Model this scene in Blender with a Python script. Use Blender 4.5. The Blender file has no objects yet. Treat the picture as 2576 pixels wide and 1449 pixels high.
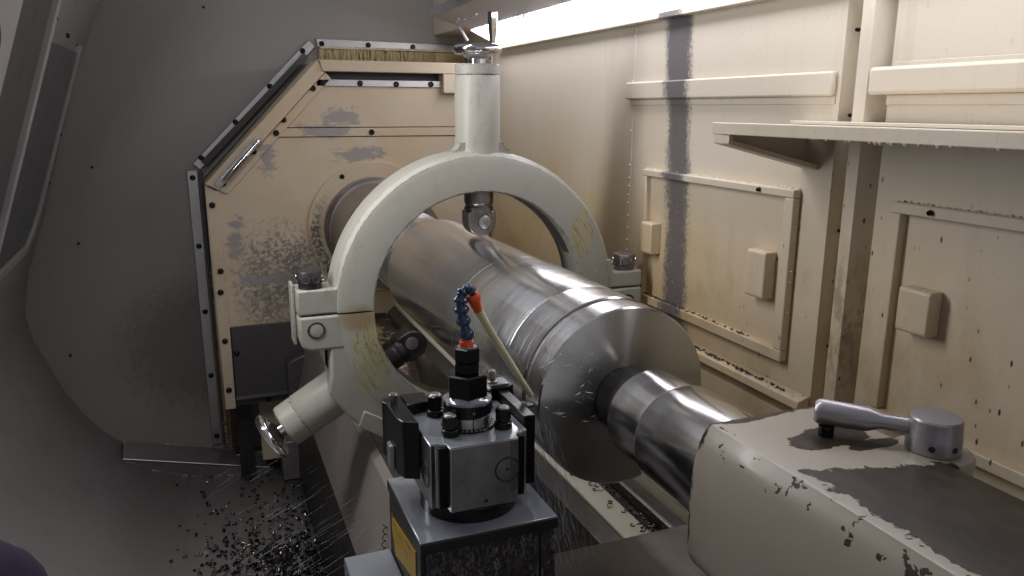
import bpy, bmesh, math, random
from mathutils import Vector, Matrix
random.seed(7)
R = math.radians
SC = bpy.context.scene
COL = SC.collection

# ------------------------------------------------------------------ camera
cam = bpy.data.objects.new('camera', bpy.data.cameras.new('camera'))
COL.objects.link(cam)
cam.data.sensor_width = 36.0
cam.data.lens = 36.0 * 1935.0 / 2576.0
cam.data.clip_start = 0.02
cam.data.clip_end = 50
_y, _p, _r = R(21.743), R(13.188), R(0.225)
_F = Vector((math.sin(_y) * math.cos(_p), math.cos(_y) * math.cos(_p), -math.sin(_p)))
_R0 = Vector((math.cos(_y), -math.sin(_y), 0))
_U0 = _R0.cross(_F)
_RR = _R0 * math.cos(_r) + _U0 * math.sin(_r)
_UU = _RR.cross(_F)
cam.matrix_world = Matrix(((_RR.x, _UU.x, -_F.x, 0), (_RR.y, _UU.y, -_F.y, 0), (_RR.z, _UU.z, -_F.z, 0), (0, 0, 0, 1)))
SC.camera = cam

# ------------------------------------------------------------------ world and light
w = bpy.data.worlds.new('World'); SC.world = w; w.use_nodes = True
bgn = w.node_tree.nodes['Background']
bgn.inputs[0].default_value = (0.94, 0.94, 1.0, 1); bgn.inputs[1].default_value = 0.22
LAMP_EMIT = 6.2           # the long lamp over the rear wall (its diffuser is built below)
al = bpy.data.lights.new('door_lamp', 'AREA'); al.shape = 'RECTANGLE'; al.size = 0.10; al.size_y = 2.7
al.energy = 18.0; al.color = (1.0, 0.975, 0.97)
alo = bpy.data.objects.new('door_lamp', al); COL.objects.link(alo)
alo.location = (0.0, 1.50, 0.41)
alo.rotation_euler = Vector((0.82, 0.0, -0.57)).to_track_quat('-Z', 'Y').to_euler()
SC.view_settings.view_transform = 'Standard'
SC.view_settings.look = 'None'
SC.view_settings.exposure = 0.46
SC.view_settings.gamma = 1.0
SC.render.engine = 'CYCLES'
SC.cycles.use_denoising = True
SC.cycles.max_bounces = 8
SC.cycles.caustics_reflective = False
SC.cycles.sample_clamp_indirect = 4.0

# ------------------------------------------------------------------ node helpers
class N:
    def __init__(s, name):
        s.m = bpy.data.materials.new(name); s.m.use_nodes = True
        s.t = s.m.node_tree; s.n = s.t.nodes
        s.b = s.n['Principled BSDF']; s._pos = None
    def link(s, a, b): s.t.links.new(a, b)
    def put(s, sock, v):
        if hasattr(v, 'is_linked'): s.link(v, sock)
        elif v is not None:
            if isinstance(v, (tuple, list)) and len(v) == 3 and sock.type == 'RGBA': v = (*v, 1)
            sock.default_value = v
    def pos(s):
        if s._pos is None: s._pos = s.n.new('ShaderNodeNewGeometry').outputs['Position']
        return s._pos
    def xyz(s):
        q = s.n.new('ShaderNodeSeparateXYZ'); s.link(s.pos(), q.inputs[0]); return q.outputs
    def vec(s, off=(0, 0, 0), sc=(1, 1, 1)):
        q = s.n.new('ShaderNodeMapping'); q.vector_type = 'POINT'
        s.link(s.pos(), q.inputs[0]); q.inputs['Scale'].default_value = sc
        q.inputs['Location'].default_value = tuple(-o * k for o, k in zip(off, sc)); return q.outputs[0]
    def noise(s, scale, detail=4, rough=.6, sc=(1, 1, 1), off=(0, 0, 0), dist=0, v=None):
        q = s.n.new('ShaderNodeTexNoise'); q.inputs['Scale'].default_value = scale
        q.inputs['Detail'].default_value = detail; q.inputs['Roughness'].default_value = rough
        q.inputs['Distortion'].default_value = dist
        s.link(v if v is not None else s.vec(off, sc), q.inputs['Vector']); return q.outputs['Fac']
    def voro(s, scale, sc=(1, 1, 1), rnd=1.0):
        q = s.n.new('ShaderNodeTexVoronoi'); q.inputs['Scale'].default_value = scale
        q.inputs['Randomness'].default_value = rnd
        s.link(s.vec((0, 0, 0), sc), q.inputs['Vector']); return q.outputs['Distance']
    def math(s, op, a, b=None, c=None):
        q = s.n.new('ShaderNodeMath'); q.operation = op
        s.put(q.inputs[0], a); s.put(q.inputs[1], b)
        if c is not None: s.put(q.inputs[2], c)
        return q.outputs[0]
    def ramp(s, v, lo, hi, smooth=True):
        q = s.n.new('ShaderNodeMapRange'); q.interpolation_type = 'SMOOTHSTEP' if smooth else 'LINEAR'
        s.put(q.inputs[0], v); q.inputs[1].default_value = lo; q.inputs[2].default_value = hi
        return q.outputs[0]
    def mix(s, f, a, b):
        q = s.n.new('ShaderNodeMix'); q.data_type = 'RGBA'
        s.put(q.inputs[0], f); s.put(q.inputs[6], a); s.put(q.inputs[7], b); return q.outputs[2]
    def mixf(s, f, a, b):
        q = s.n.new('ShaderNodeMix'); s.put(q.inputs[0], f); s.put(q.inputs[2], a); s.put(q.inputs[3], b); return q.outputs[0]
    def ell(s, c, size):
        """1 at centre c falling to 0 at the ellipsoid with half-axes size"""
        q = s.n.new('ShaderNodeVectorMath'); q.operation = 'LENGTH'
        s.link(s.vec(c, tuple(1 / k for k in size)), q.inputs[0])
        return s.math('SUBTRACT', 1.0, q.outputs['Value'])
    def edge(s, radius=.004, samples=3):
        b = s.n.new('ShaderNodeBevel'); b.samples = samples; b.inputs['Radius'].default_value = radius
        q = s.n.new('ShaderNodeVectorMath'); q.operation = 'DOT_PRODUCT'
        s.link(b.outputs[0], q.inputs[0]); s.link(s.n.new('ShaderNodeNewGeometry').outputs['Normal'], q.inputs[1])
        return s.ramp(s.math('SUBTRACT', 1.0, q.outputs['Value']), .012, .09)
    def bump(s, h, strength=.2, dist=.002):
        q = s.n.new('ShaderNodeBump'); q.inputs['Strength'].default_value = strength
        q.inputs['Distance'].default_value = dist; s.link(h, q.inputs['Height'])
        s.link(q.outputs[0], s.b.inputs['Normal']); return q
    def out(s, color=None, rough=None, metal=None, coat=None, coatr=.08, spec=None):
        s.put(s.b.inputs['Base Color'], color); s.put(s.b.inputs['Roughness'], rough)
        s.put(s.b.inputs['Metallic'], metal)
        if coat is not None: s.put(s.b.inputs['Coat Weight'], coat); s.b.inputs['Coat Roughness'].default_value = coatr
        if spec is not None: s.put(s.b.inputs['Specular IOR Level'], spec)
        return s.m

M = {}
def simple(name, col, rough, metal=0, var=.25, vscale=30, bump=.05, coat=None, rvar=.15, bscale=None, spec=None):
    n = N(name)
    f = n.noise(vscale, 5, .65)
    g = n.ramp(n.noise(vscale * .23, 3), .3, .7)
    c = n.mix(f, tuple(k * (1 - var) for k in col), tuple(min(1, k * (1 + var)) for k in col))
    c = n.mix(n.math('MULTIPLY', g, .5), c, tuple(k * (1 - var) for k in col))
    r = n.mixf(f, max(.03, rough - rvar), min(1, rough + rvar))
    if bump: n.bump(n.noise(bscale or vscale * 6, 3), bump, .001)
    M[name] = n.out(c, r, metal, coat, spec=spec)
    return M[name]

# --- paints
def chips_layer(n, c, scale, lo, hi, colr, sc=(1, 1, 1), mask=None):
    k = n.ramp(n.noise(scale, 6, .7, sc=sc), lo, hi)
    if mask is not None: k = n.math('MULTIPLY', k, mask)
    return n.mix(k, c, colr), k

def mat_rear_wall():
    n = N('rear_wall_paint'); P = n.xyz()
    base = n.mix(n.noise(2.2, 4), (.66, .615, .53), (.61, .545, .44))
    # ochre oil film plus painted warm bounce light, blotchy, heavier low down
    zf = n.ramp(n.math('ADD', P[2], n.math('MULTIPLY', n.noise(3.0, 3), .55)), .36, -.20)
    zf = n.math('MULTIPLY', zf, n.math('MULTIPLY_ADD', n.ramp(P[1], 1.0, 1.7), .45, .45))
    base = n.mix(n.math('MULTIPLY', zf, .85), base, (.56, .39, .17))
    # brown film that gathers low on the panels
    mot = n.math('MULTIPLY', n.ramp(n.noise(5, 6, .7, sc=(1, 1, .7)), .46, .70), n.ramp(P[2], -.12, -.42))
    base = n.mix(n.math('MULTIPLY', mot, .55), base, (.40, .265, .12))
    fine_d = n.math('MULTIPLY', n.ramp(n.noise(65, 6, .8), .60, .72), n.math('MULTIPLY_ADD', n.ramp(P[2], .15, -.45), .45, .08))
    base = n.mix(fine_d, base, (.27, .21, .13))
    # runs
    run = n.ramp(n.noise(26, 4, .6, sc=(1, 1, .08)), .55, .75)
    base = n.mix(n.math('MULTIPLY', run, .18), base, (.36, .28, .17))
    # band of dark sprayed grime opposite the chuck jaws, ragged edges
    d = n.math('ABSOLUTE', n.math('SUBTRACT', P[1], n.math('MULTIPLY_ADD', P[2], .07, 1.605)))
    rag = n.math('MULTIPLY', n.math('ADD', n.math('SUBTRACT', n.noise(210, 4, .85), .5), n.math('MULTIPLY', n.math('SUBTRACT', n.noise(16, 3, .6), .5), .35)), .125)
    core = n.ramp(n.math('ADD', d, n.math('MULTIPLY', n.math('SUBTRACT', n.noise(9, 4, .6, sc=(1, 1, .5)), .5), .07)), .098, .012)
    core = n.math('MULTIPLY', core, n.mixf(n.ramp(P[2], -.30, .12), .82, 1.0))
    k = n.ramp(n.math('ADD', core, n.math('MULTIPLY', n.math('SUBTRACT', n.noise(120, 6, .8), .5), 1.25)), .34, .80)
    k = n.math('MULTIPLY', k, n.ramp(core, .03, .3))
    base = n.mix(n.math('MULTIPLY', k, .92), base, (.105, .095, .108))
    # small black drips and specks, denser near the pillar foot
    v = n.voro(56, sc=(1, 1, .40))
    pick = n.ramp(n.noise(9, 3), .38, .48)
    near = n.ramp(n.ell((1.06, .96, -.38), (.3, .42, .34)), 0, .35)
    sp = n.math('MULTIPLY', n.ramp(v, .15, .08), n.math('MULTIPLY', pick, n.math('MULTIPLY_ADD', near, .9, .10)))
    base = n.mix(sp, base, (.05, .045, .03))
    alg = n.math('MULTIPLY', n.ramp(n.ell((1.07, 1.04, -.40), (.2, .085, .24)), .10, .7), n.ramp(n.noise(40, 5, .7, sc=(1, 1, .5)), .42, .62))
    base = n.mix(n.math('MULTIPLY', alg, .5), base, (.10, .11, .05))
    rg = n.mixf(n.noise(7, 4), .32, .5)
    n.bump(n.noise(160, 3, .55), .2, .0014)
    M['rear_wall_paint'] = n.out(base, rg, 0, spec=.45)
mat_rear_wall()

def mat_headstock():
    n = N('headstock_paint'); P = n.xyz()
    base = n.mix(n.noise(2.5, 4), (.57, .49, .385), (.52, .42, .295))
    base = n.mix(n.math('MULTIPLY', n.ramp(n.noise(4, 4), .42, .7), .5), base, (.50, .36, .195))
    # scoured paint: fine speckle growing towards the worn quarter low on the left
    wear = n.ramp(n.ell((.24, 2.9, -.62), (.30, 1, .34)), 0, .75)
    spk = n.noise(85, 5, .8)
    k = n.ramp(n.math('ADD', spk, n.math('MULTIPLY', wear, .17)), .60, .68)
    k = n.math('MULTIPLY', k, n.math('MULTIPLY_ADD', wear, .85, .10))
    base = n.mix(k, base, (.16, .145, .14))
    wl = n.math('MULTIPLY', wear, n.ramp(n.noise(14, 3), .4, .65))
    base = n.mix(n.math('MULTIPLY', wl, .45), base, (.40, .36, .31))
    # bare scraped patches
    def patch(c, s, rag=3.4, sc=22):
        e = n.ell(c, s)
        return n.ramp(n.math('ADD', e, n.math('MULTIPLY', n.math('SUBTRACT', n.noise(sc, 7, .78, sc=(.6, 1, 1.5), dist=.6), .5), rag)), .26, .58)
    for c, s in [((.485, 2.9, -.035), (.10, 1, .055)), ((.42, 2.9, -.085), (.15, 1, .036)), ((.55, 2.9, -.17), (.15, 1, .040)),
                 ((.21, 2.9, -.18), (.05, 1, .08)), ((.085, 2.9, -.49), (.05, 1, .08)), ((.19, 2.9, -.62), (.13, 1, .030)),
                 ((.10, 2.9, -.40), (.035, 1, .04))]:
        base = n.mix(n.math('MULTIPLY', patch(c, s), .85), base, (.27, .255, .25))
    # ring of wear on the spindle flange
    q = n.n.new('ShaderNodeVectorMath'); q.operation = 'LENGTH'
    n.link(n.vec((.59, 0, -.446), (1, 0, 1)), q.inputs[0])
    ringk = n.ramp(n.math('ABSOLUTE', n.math('SUBTRACT', q.outputs['Value'], .222)), .026, .010)
    sect = n.ramp(P[0], .50, .40)
    kk = n.math('MULTIPLY', n.math('MULTIPLY', ringk, sect), n.ramp(n.noise(70, 4, .75), .40, .56))
    kk = n.math('MULTIPLY', kk, n.ramp(P[2], -.26, -.46))
    base = n.mix(kk, base, (.10, .09, .085))
    n.bump(n.noise(140, 4, .6), .15, .0015)
    M['headstock_paint'] = n.out(base, n.mixf(spk, .38, .6), 0, spec=.4)
mat_headstock()

def mat_sheet():
    n = N('sheet_grey'); P = n.xyz()
    base = n.mix(n.noise(1.6, 4), (.33, .315, .30), (.28, .265, .25))
    dirt = n.ramp(n.math('ADD', n.ell((.0, 3.24, -.95), (.65, 1, .5)), n.math('MULTIPLY', n.noise(60, 5, .75), .55)), .55, .95)
    base = n.mix(n.math('MULTIPLY', dirt, .6), base, (.09, .085, .08))
    sp = n.ramp(n.voro(48), .10, .05)
    sp = n.math('MULTIPLY', sp, n.ramp(n.noise(11, 2), .56, .64))
    base = n.mix(sp, base, (.05, .045, .04))
    sc = n.ramp(n.noise(40, 4, .7, sc=(.25, 1, 1.6)), .68, .74)
    base = n.mix(n.math('MULTIPLY', sc, .25), base, (.42, .40, .38))
    n.bump(n.noise(60, 4), .06, .001)
    M['sheet_grey'] = n.out(base, n.mixf(n.noise(6, 4), .30, .48), 0, spec=.5)
mat_sheet()
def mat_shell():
    n = N('guard_sheet_lightened'); P = n.xyz()  # sheet paint made lighter, standing in for light the shell misses
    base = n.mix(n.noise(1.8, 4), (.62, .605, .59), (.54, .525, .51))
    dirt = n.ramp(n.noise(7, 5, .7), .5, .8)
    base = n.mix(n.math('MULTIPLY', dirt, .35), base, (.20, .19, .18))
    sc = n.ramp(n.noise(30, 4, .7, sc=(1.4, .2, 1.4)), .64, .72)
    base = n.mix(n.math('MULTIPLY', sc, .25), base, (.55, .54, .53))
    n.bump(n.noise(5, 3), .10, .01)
    M['guard_sheet_lightened'] = n.out(base, n.mixf(n.noise(8, 4), .30, .45), .25, spec=.5)
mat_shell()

def mat_casting(name, c1, c2, extra=None, chipamt=.0, rough=.42):
    n = N(name); P = n.xyz()
    base = n.mix(n.noise(6, 4), c1, c2)
    smear = n.math('MULTIPLY', n.ramp(n.noise(9, 5, .7), .55, .75), .30)
    base = n.mix(smear, base, tuple(k * .66 for k in c2))
    grm = n.math('MULTIPLY', n.ramp(n.noise(18, 7, .78, sc=(1, 1, .6)), .52, .74), .55)
    base = n.mix(grm, base, tuple(k * .55 for k in c1))
    ek = n.math('MULTIPLY', n.edge(.0065), n.ramp(n.noise(44, 5, .75), .50, .55))
    spots = n.math('MULTIPLY', n.ramp(n.noise(95, 5, .75), 0.71 - chipamt, .722 - chipamt), .9)
    if extra: base = extra(n, base, P)
    base = n.mix(n.math('MAXIMUM', ek, spots), base, (.05, .045, .04))
    n.bump(n.math('ADD', n.noise(45, 4, .5), n.math('MULTIPLY', n.noise(190, 3, .6), .35)), .22, .002)
    M[name] = n.out(base, n.mixf(n.noise(12, 4), rough - .1, rough + .12), 0, spec=.45)

def steady_extra(n, c, P):
    # scraped areas where the yellow primer shows, streaked along the ring
    q = n.n.new('ShaderNodeVectorMath'); q.operation = 'LENGTH'
    n.link(n.vec((.59, 0, -.446), (1, 0, 1)), q.inputs[0]); rad = q.outputs['Value']
    cmb = n.n.new('ShaderNodeCombineXYZ'); n.link(n.math('MULTIPLY', rad, 130), cmb.inputs[0])
    n.link(n.math('MULTIPLY', P[2], 12), cmb.inputs[2])
    st = n.noise(1.0, 4, .7, v=cmb.outputs[0])
    e1 = n.ell((.325, 1.667, -.545), (.060, .03, .125)); e2 = n.ell((.850, 1.667, -.300), (.040, .03, .080))
    e = n.math('MAXIMUM', e1, e2)
    k = n.ramp(n.math('ADD', e, n.math('MULTIPLY', n.math('SUBTRACT', st, .5), 2.6)), .30, .36)
    k = n.math('MULTIPLY', k, n.ramp(e, .0, .15))
    c = n.mix(n.math('MULTIPLY', k, .8), c, n.mix(st, (.34, .30, .15), (.44, .40, .23)))
    scr = n.math('MULTIPLY', n.ramp(n.math('ABSOLUTE', n.math('SUBTRACT', st, .56)), .018, .006), n.ramp(e, .1, .4))
    c = n.mix(scr, c, (.10, .085, .05))
    oil = n.math('MULTIPLY', n.ramp(n.math('ADD', n.ell((.295, 1.667, -.46), (.07, .05, .05)), n.math('MULTIPLY', n.noise(60, 4), .4)), .35, .9), .7)
    c = n.mix(oil, c, (.22, .15, .06))
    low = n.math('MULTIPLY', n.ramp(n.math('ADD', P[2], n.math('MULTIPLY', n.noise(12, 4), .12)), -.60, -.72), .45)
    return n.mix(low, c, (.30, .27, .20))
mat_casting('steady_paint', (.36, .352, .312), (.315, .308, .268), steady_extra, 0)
mat_casting('cream_paint', (.58, .52, .40), (.54, .46, .33))

def tail_extra_mask(n, P):
    # large area where the paint has come off the flat top
    nz = n.math('SUBTRACT', n.noise(26, 5, .6), .5); nz2 = n.math('SUBTRACT', n.noise(80, 4, .65), .5)
    jig = n.math('ADD', n.math('MULTIPLY', nz, .060), n.math('MULTIPLY', nz2, .022))
    lx = n.math('SUBTRACT', P[0], .536)
    ly = n.math('SUBTRACT', n.math('MULTIPLY_ADD', P[0], -.25, .688), P[1])
    a = n.math('ADD', n.math('MINIMUM', lx, ly), jig)
    a = n.math('MINIMUM', a, n.math('ADD', n.math('SUBTRACT', .695, P[0]), n.math('MULTIPLY', jig, .3)))
    big = n.ramp(a, .0, .0022)
    e = n.ell((.622, .606, -.355), (.052, .026, .05))
    e2 = n.ell((.655, .575, -.355), (.040, .012, .05))
    sm = n.ramp(n.math('ADD', n.math('MAXIMUM', e, e2), n.math('MULTIPLY', jig, 17)), .02, .07)
    e3 = n.ramp(n.math('ADD', n.math('ADD', n.ell((.572, .688, -.355), (.075, .014, .03)), n.math('MULTIPLY', jig, 22)), 0), .15, .22)
    top = n.ramp(P[2], -.375, -.362)
    ridge = n.ramp(n.math('ABSOLUTE', n.math('SUBTRACT', P[0], .512)), .05, .005)
    rz = n.ramp(P[2], -.42, -.362)
    val = n.math('ADD', n.noise(40, 4, .6, dist=.2), n.math('MULTIPLY', n.math('SUBTRACT', n.math('MULTIPLY', ridge, rz), 1.0), .16))
    sp = n.ramp(val, .578, .586)
    m = n.math('MAXIMUM', n.math('MULTIPLY', n.math('MAXIMUM', big, n.math('MAXIMUM', sm, e3)), top), sp)
    fe = n.math('MULTIPLY', n.ramp(n.math('ADD', P[1], n.math('MULTIPLY', n.math('SUBTRACT', n.noise(38, 5, .65), .5), .030)), .683, .6875), n.ramp(n.noise(16, 3), .44, .52))
    m = n.math('MAXIMUM', m, fe)
    return m, jig
def mat_tailstock():
    n = N('tailstock_paint'); P = n.xyz()
    base = n.mix(n.noise(6, 4), (.36, .325, .275), (.31, .275, .225))
    base = n.mix(n.math('MULTIPLY', n.ramp(n.noise(30, 5, .7), .5, .75), .25), base, (.42, .34, .22))
    m, jig = tail_extra_mask(n, P)
    filler = n.mix(n.ramp(n.noise(22, 6, .75, sc=(1, .45, 1)), .3, .7), (.016, .012, .009), (.052, .038, .028))
    c = n.mix(m, base, filler)

    h = n.math('ADD', n.math('MULTIPLY', m, -1.0), n.math('MULTIPLY', n.noise(38, 4, .5), .55))
    h = n.math('ADD', h, n.math('MULTIPLY', n.noise(120, 3), .12))
    n.bump(h, .5, .0012)
    r = n.mixf(m, n.mixf(n.noise(10, 3), .26, .42), n.mixf(n.noise(25, 3), .28, .55))
    M['tailstock_paint'] = n.out(c, r, 0, coat=n.mixf(m, .12, .0), coatr=.12, spec=n.mixf(m, .45, .22))
mat_tailstock()

# --- metals
def mat_turned(name, rough, c, axis_bump=.35, streak=0.0, aniso=.75):
    n = N(name); P = n.xyz()
    q = n.n.new('ShaderNodeVectorMath'); q.operation = 'LENGTH'
    n.link(n.vec((.59, 0, -.446), (1, 0, 1)), q.inputs[0])
    cmb = n.n.new('ShaderNodeCombineXYZ'); n.link(n.math('MULTIPLY', P[1], 220), cmb.inputs[0])
    fine = n.noise(1.0, 3, .7, v=cmb.outputs[0])
    cmb2 = n.n.new('ShaderNodeCombineXYZ'); n.link(n.math('MULTIPLY', P[1], 34), cmb2.inputs[0])
    band = n.noise(1.0, 4, .6, v=cmb2.outputs[0])
    film = n.noise(14, 5, .7, sc=(1, .6, 1))
    angn = n.math('ARCTAN2', n.math('SUBTRACT', P[2], -.446), n.math('SUBTRACT', P[0], .59))
    cmb3 = n.n.new('ShaderNodeCombineXYZ'); n.link(n.math('MULTIPLY', P[1], 330), cmb3.inputs[0]); n.link(n.math('MULTIPLY', angn, 1.6), cmb3.inputs[1])
    wet = n.noise(1.0, 4, .65, v=cmb3.outputs[0])
    wetk = n.math('MULTIPLY', n.math('MULTIPLY', n.ramp(wet, .45, .68), n.ramp(P[1], 1.52, 1.36)), streak)
    cc = n.mix(band, tuple(k * .78 for k in c), c)
    cc = n.mix(n.math('MULTIPLY', n.ramp(film, .5, .75), .18), cc, tuple(k * .6 for k in c))
    cc = n.mix(n.math('MULTIPLY', wetk, .52), cc, tuple(k * .55 for k in c))
    r = n.math('ADD', n.mixf(band, rough - .04, rough + .05), n.math('ADD', n.math('MULTIPLY', fine, .04), n.math('MULTIPLY', wetk, .10)))
    n.bump(fine, axis_bump, .0004)
    tg = n.n.new('ShaderNodeTangent'); tg.direction_type = 'RADIAL'; tg.axis = 'Y'
    n.link(tg.outputs[0], n.b.inputs['Tangent']); n.b.inputs['Anisotropic'].default_value = aniso; n.b.inputs['Anisotropic Rotation'].default_value = .25
    M[name] = n.out(cc, r, 1.0)
mat_turned('turned_steel', .155, (.84, .85, .865), .10, 1.0, aniso=.72)
mat_turned('faced_steel', .22, (.72, .725, .71), .03, aniso=.95)
mat_turned('quill_steel', .15, (.66, .65, .65), .06, aniso=.4)
simple('spindle_steel', (.40, .37, .36), .34, 1, .2, 20, .03)
simple('ground_steel', (.50, .485, .475), .34, 1, .3, 26, .10, rvar=.12)
simple('dull_steel', (.27, .255, .245), .42, 1, .3, 30, .06)
simple('chrome', (.72, .71, .74), .10, 1, .08, 20, .0, rvar=.04)
simple('aluminium', (.46, .45, .45), .38, 1, .2, 30, .05)
simple('black_oxide', (.008, .0075, .008), .24, 0, .4, 40, .08, coat=.0, rvar=.10, spec=.32)
simple('dark_iron', (.034, .031, .030), .42, .2, .4, 25, .12, rvar=.15)
simple('bed_iron', (.17, .16, .15), .34, .75, .35, 16, .08, rvar=.12)
simple('plate_steel', (.33, .295, .275), .36, .35, .25, 7, .05, rvar=.12)
simple('dark_cover', (.062, .057, .06), .48, 0, .4, 18, .08)
simple('way_strip', (.56, .53, .44), .34, .1, .12, 10, .03)
simple('tray_steel', (.27, .255, .25), .33, .4, .35, 9, .06, rvar=.1)
simple('door_grey', (.095, .097, .10), .42, 0, .15, 14, .04)
simple('door_light', (.46, .44, .43), .42, 0, .15, 14, .04)
simple('rubber_black', (.012, .012, .013), .5, 0, .3, 30, .03)
simple('bristle', (.52, .40, .22), .7, 0, .35, 90, .3)
simple('bristle_brown', (.16, .085, .06), .7, 0, .5, 90, .3)
simple('blue_plastic', (.010, .036, .105), .25, 0, .25, 60, .02, coat=.4)
simple('orange_plastic', (.78, .10, .02), .35, 0, .15, 60, .02, coat=.2)
simple('ivory_tube', (.70, .64, .42), .35, 0, .08, 40, .02)
simple('lever_silver', (.36, .345, .37), .36, .75, .12, 40, .03, rvar=.06)
simple('weld', (.66, .65, .64), .30, .6, .5, 120, .5)
simple('swarf', (.36, .34, .32), .26, .9, .6, 60, .0)
simple('swarf_bright', (.30, .29, .28), .4, .6, .2, 60, .0)
simple('swarf_dark', (.05, .045, .05), .30, .8, .6, 60, .0)
simple('sleeve_purple', (.020, .011, .045), .85, 0, .3, 60, .4)
simple('skin', (.56, .32, .22), .5, 0, .08, 60, .1)
simple('lamp_housing', (.42, .40, .43), .4, 0, .12, 12, .03)
simple('channel_grey', (.40, .38, .36), .4, .2, .15, 12, .03)

def mat_coolant():
    n = N('coolant_film')
    c = n.mix(n.noise(14, 4), (.21, .23, .27), (.30, .32, .36))
    c = n.mix(n.math('MULTIPLY', n.ramp(n.noise(40, 5, .7), .58, .72), .35), c, (.09, .09, .10))
    n.bump(n.noise(22, 3, .5), .10, .002)
    M['coolant_film'] = n.out(c, n.mixf(n.noise(20, 4), .10, .26), .25, coat=.7, coatr=.05)
mat_coolant()
def mat_wet():
    n = N('wet_cascade')  # mottling and milky coolant veins paint the wet glints into the colour
    v = n.noise(210, 5, .65, sc=(1, 1, .45), dist=1.0)
    rn = n.noise(60, 4, .6, sc=(1, 1, .16))
    c = n.mix(n.ramp(v, .42, .58), (.045, .04, .04), (.15, .14, .138))
    c = n.mix(n.math('MULTIPLY', n.ramp(n.math('ADD', v, n.math('MULTIPLY', rn, .5)), .82, .98), .55), c, (.55, .55, .58))
    n.bump(n.math('ADD', n.ramp(v, .42, .58), n.math('MULTIPLY', rn, .9)), .9, .0035)
    M['wet_cascade'] = n.out(c, .10, .35, coat=1.0, coatr=.03)
mat_wet()
def mat_label():
    n = N('label_yellow'); 
    tx = n.ramp(n.noise(90, 3, .7, sc=(1, .35, 1.4)), .60, .64)
    c = n.mix(n.noise(30, 4), (.42, .27, .02), (.34, .20, .015))
    M['label_yellow'] = n.out(n.mix(n.math('MULTIPLY', tx, .7), c, (.08, .05, .01)), .5, 0)
mat_label()
def mat_lamp():
    n = N('lamp_diffuser')
    n.b.inputs['Emission Color'].default_value = (.95, .93, 1.0, 1)
    n.b.inputs['Emission Strength'].default_value = LAMP_EMIT
    M['lamp_diffuser'] = n.out((.8, .8, .8), .4, 0)
mat_lamp()
def mat_water():
    n = N('coolant_drop')
    M['coolant_drop'] = n.out((.80, .81, .84), .15, 0, coat=.5)
    n.b.inputs['Transmission Weight'].default_value = .25
mat_water()

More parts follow.
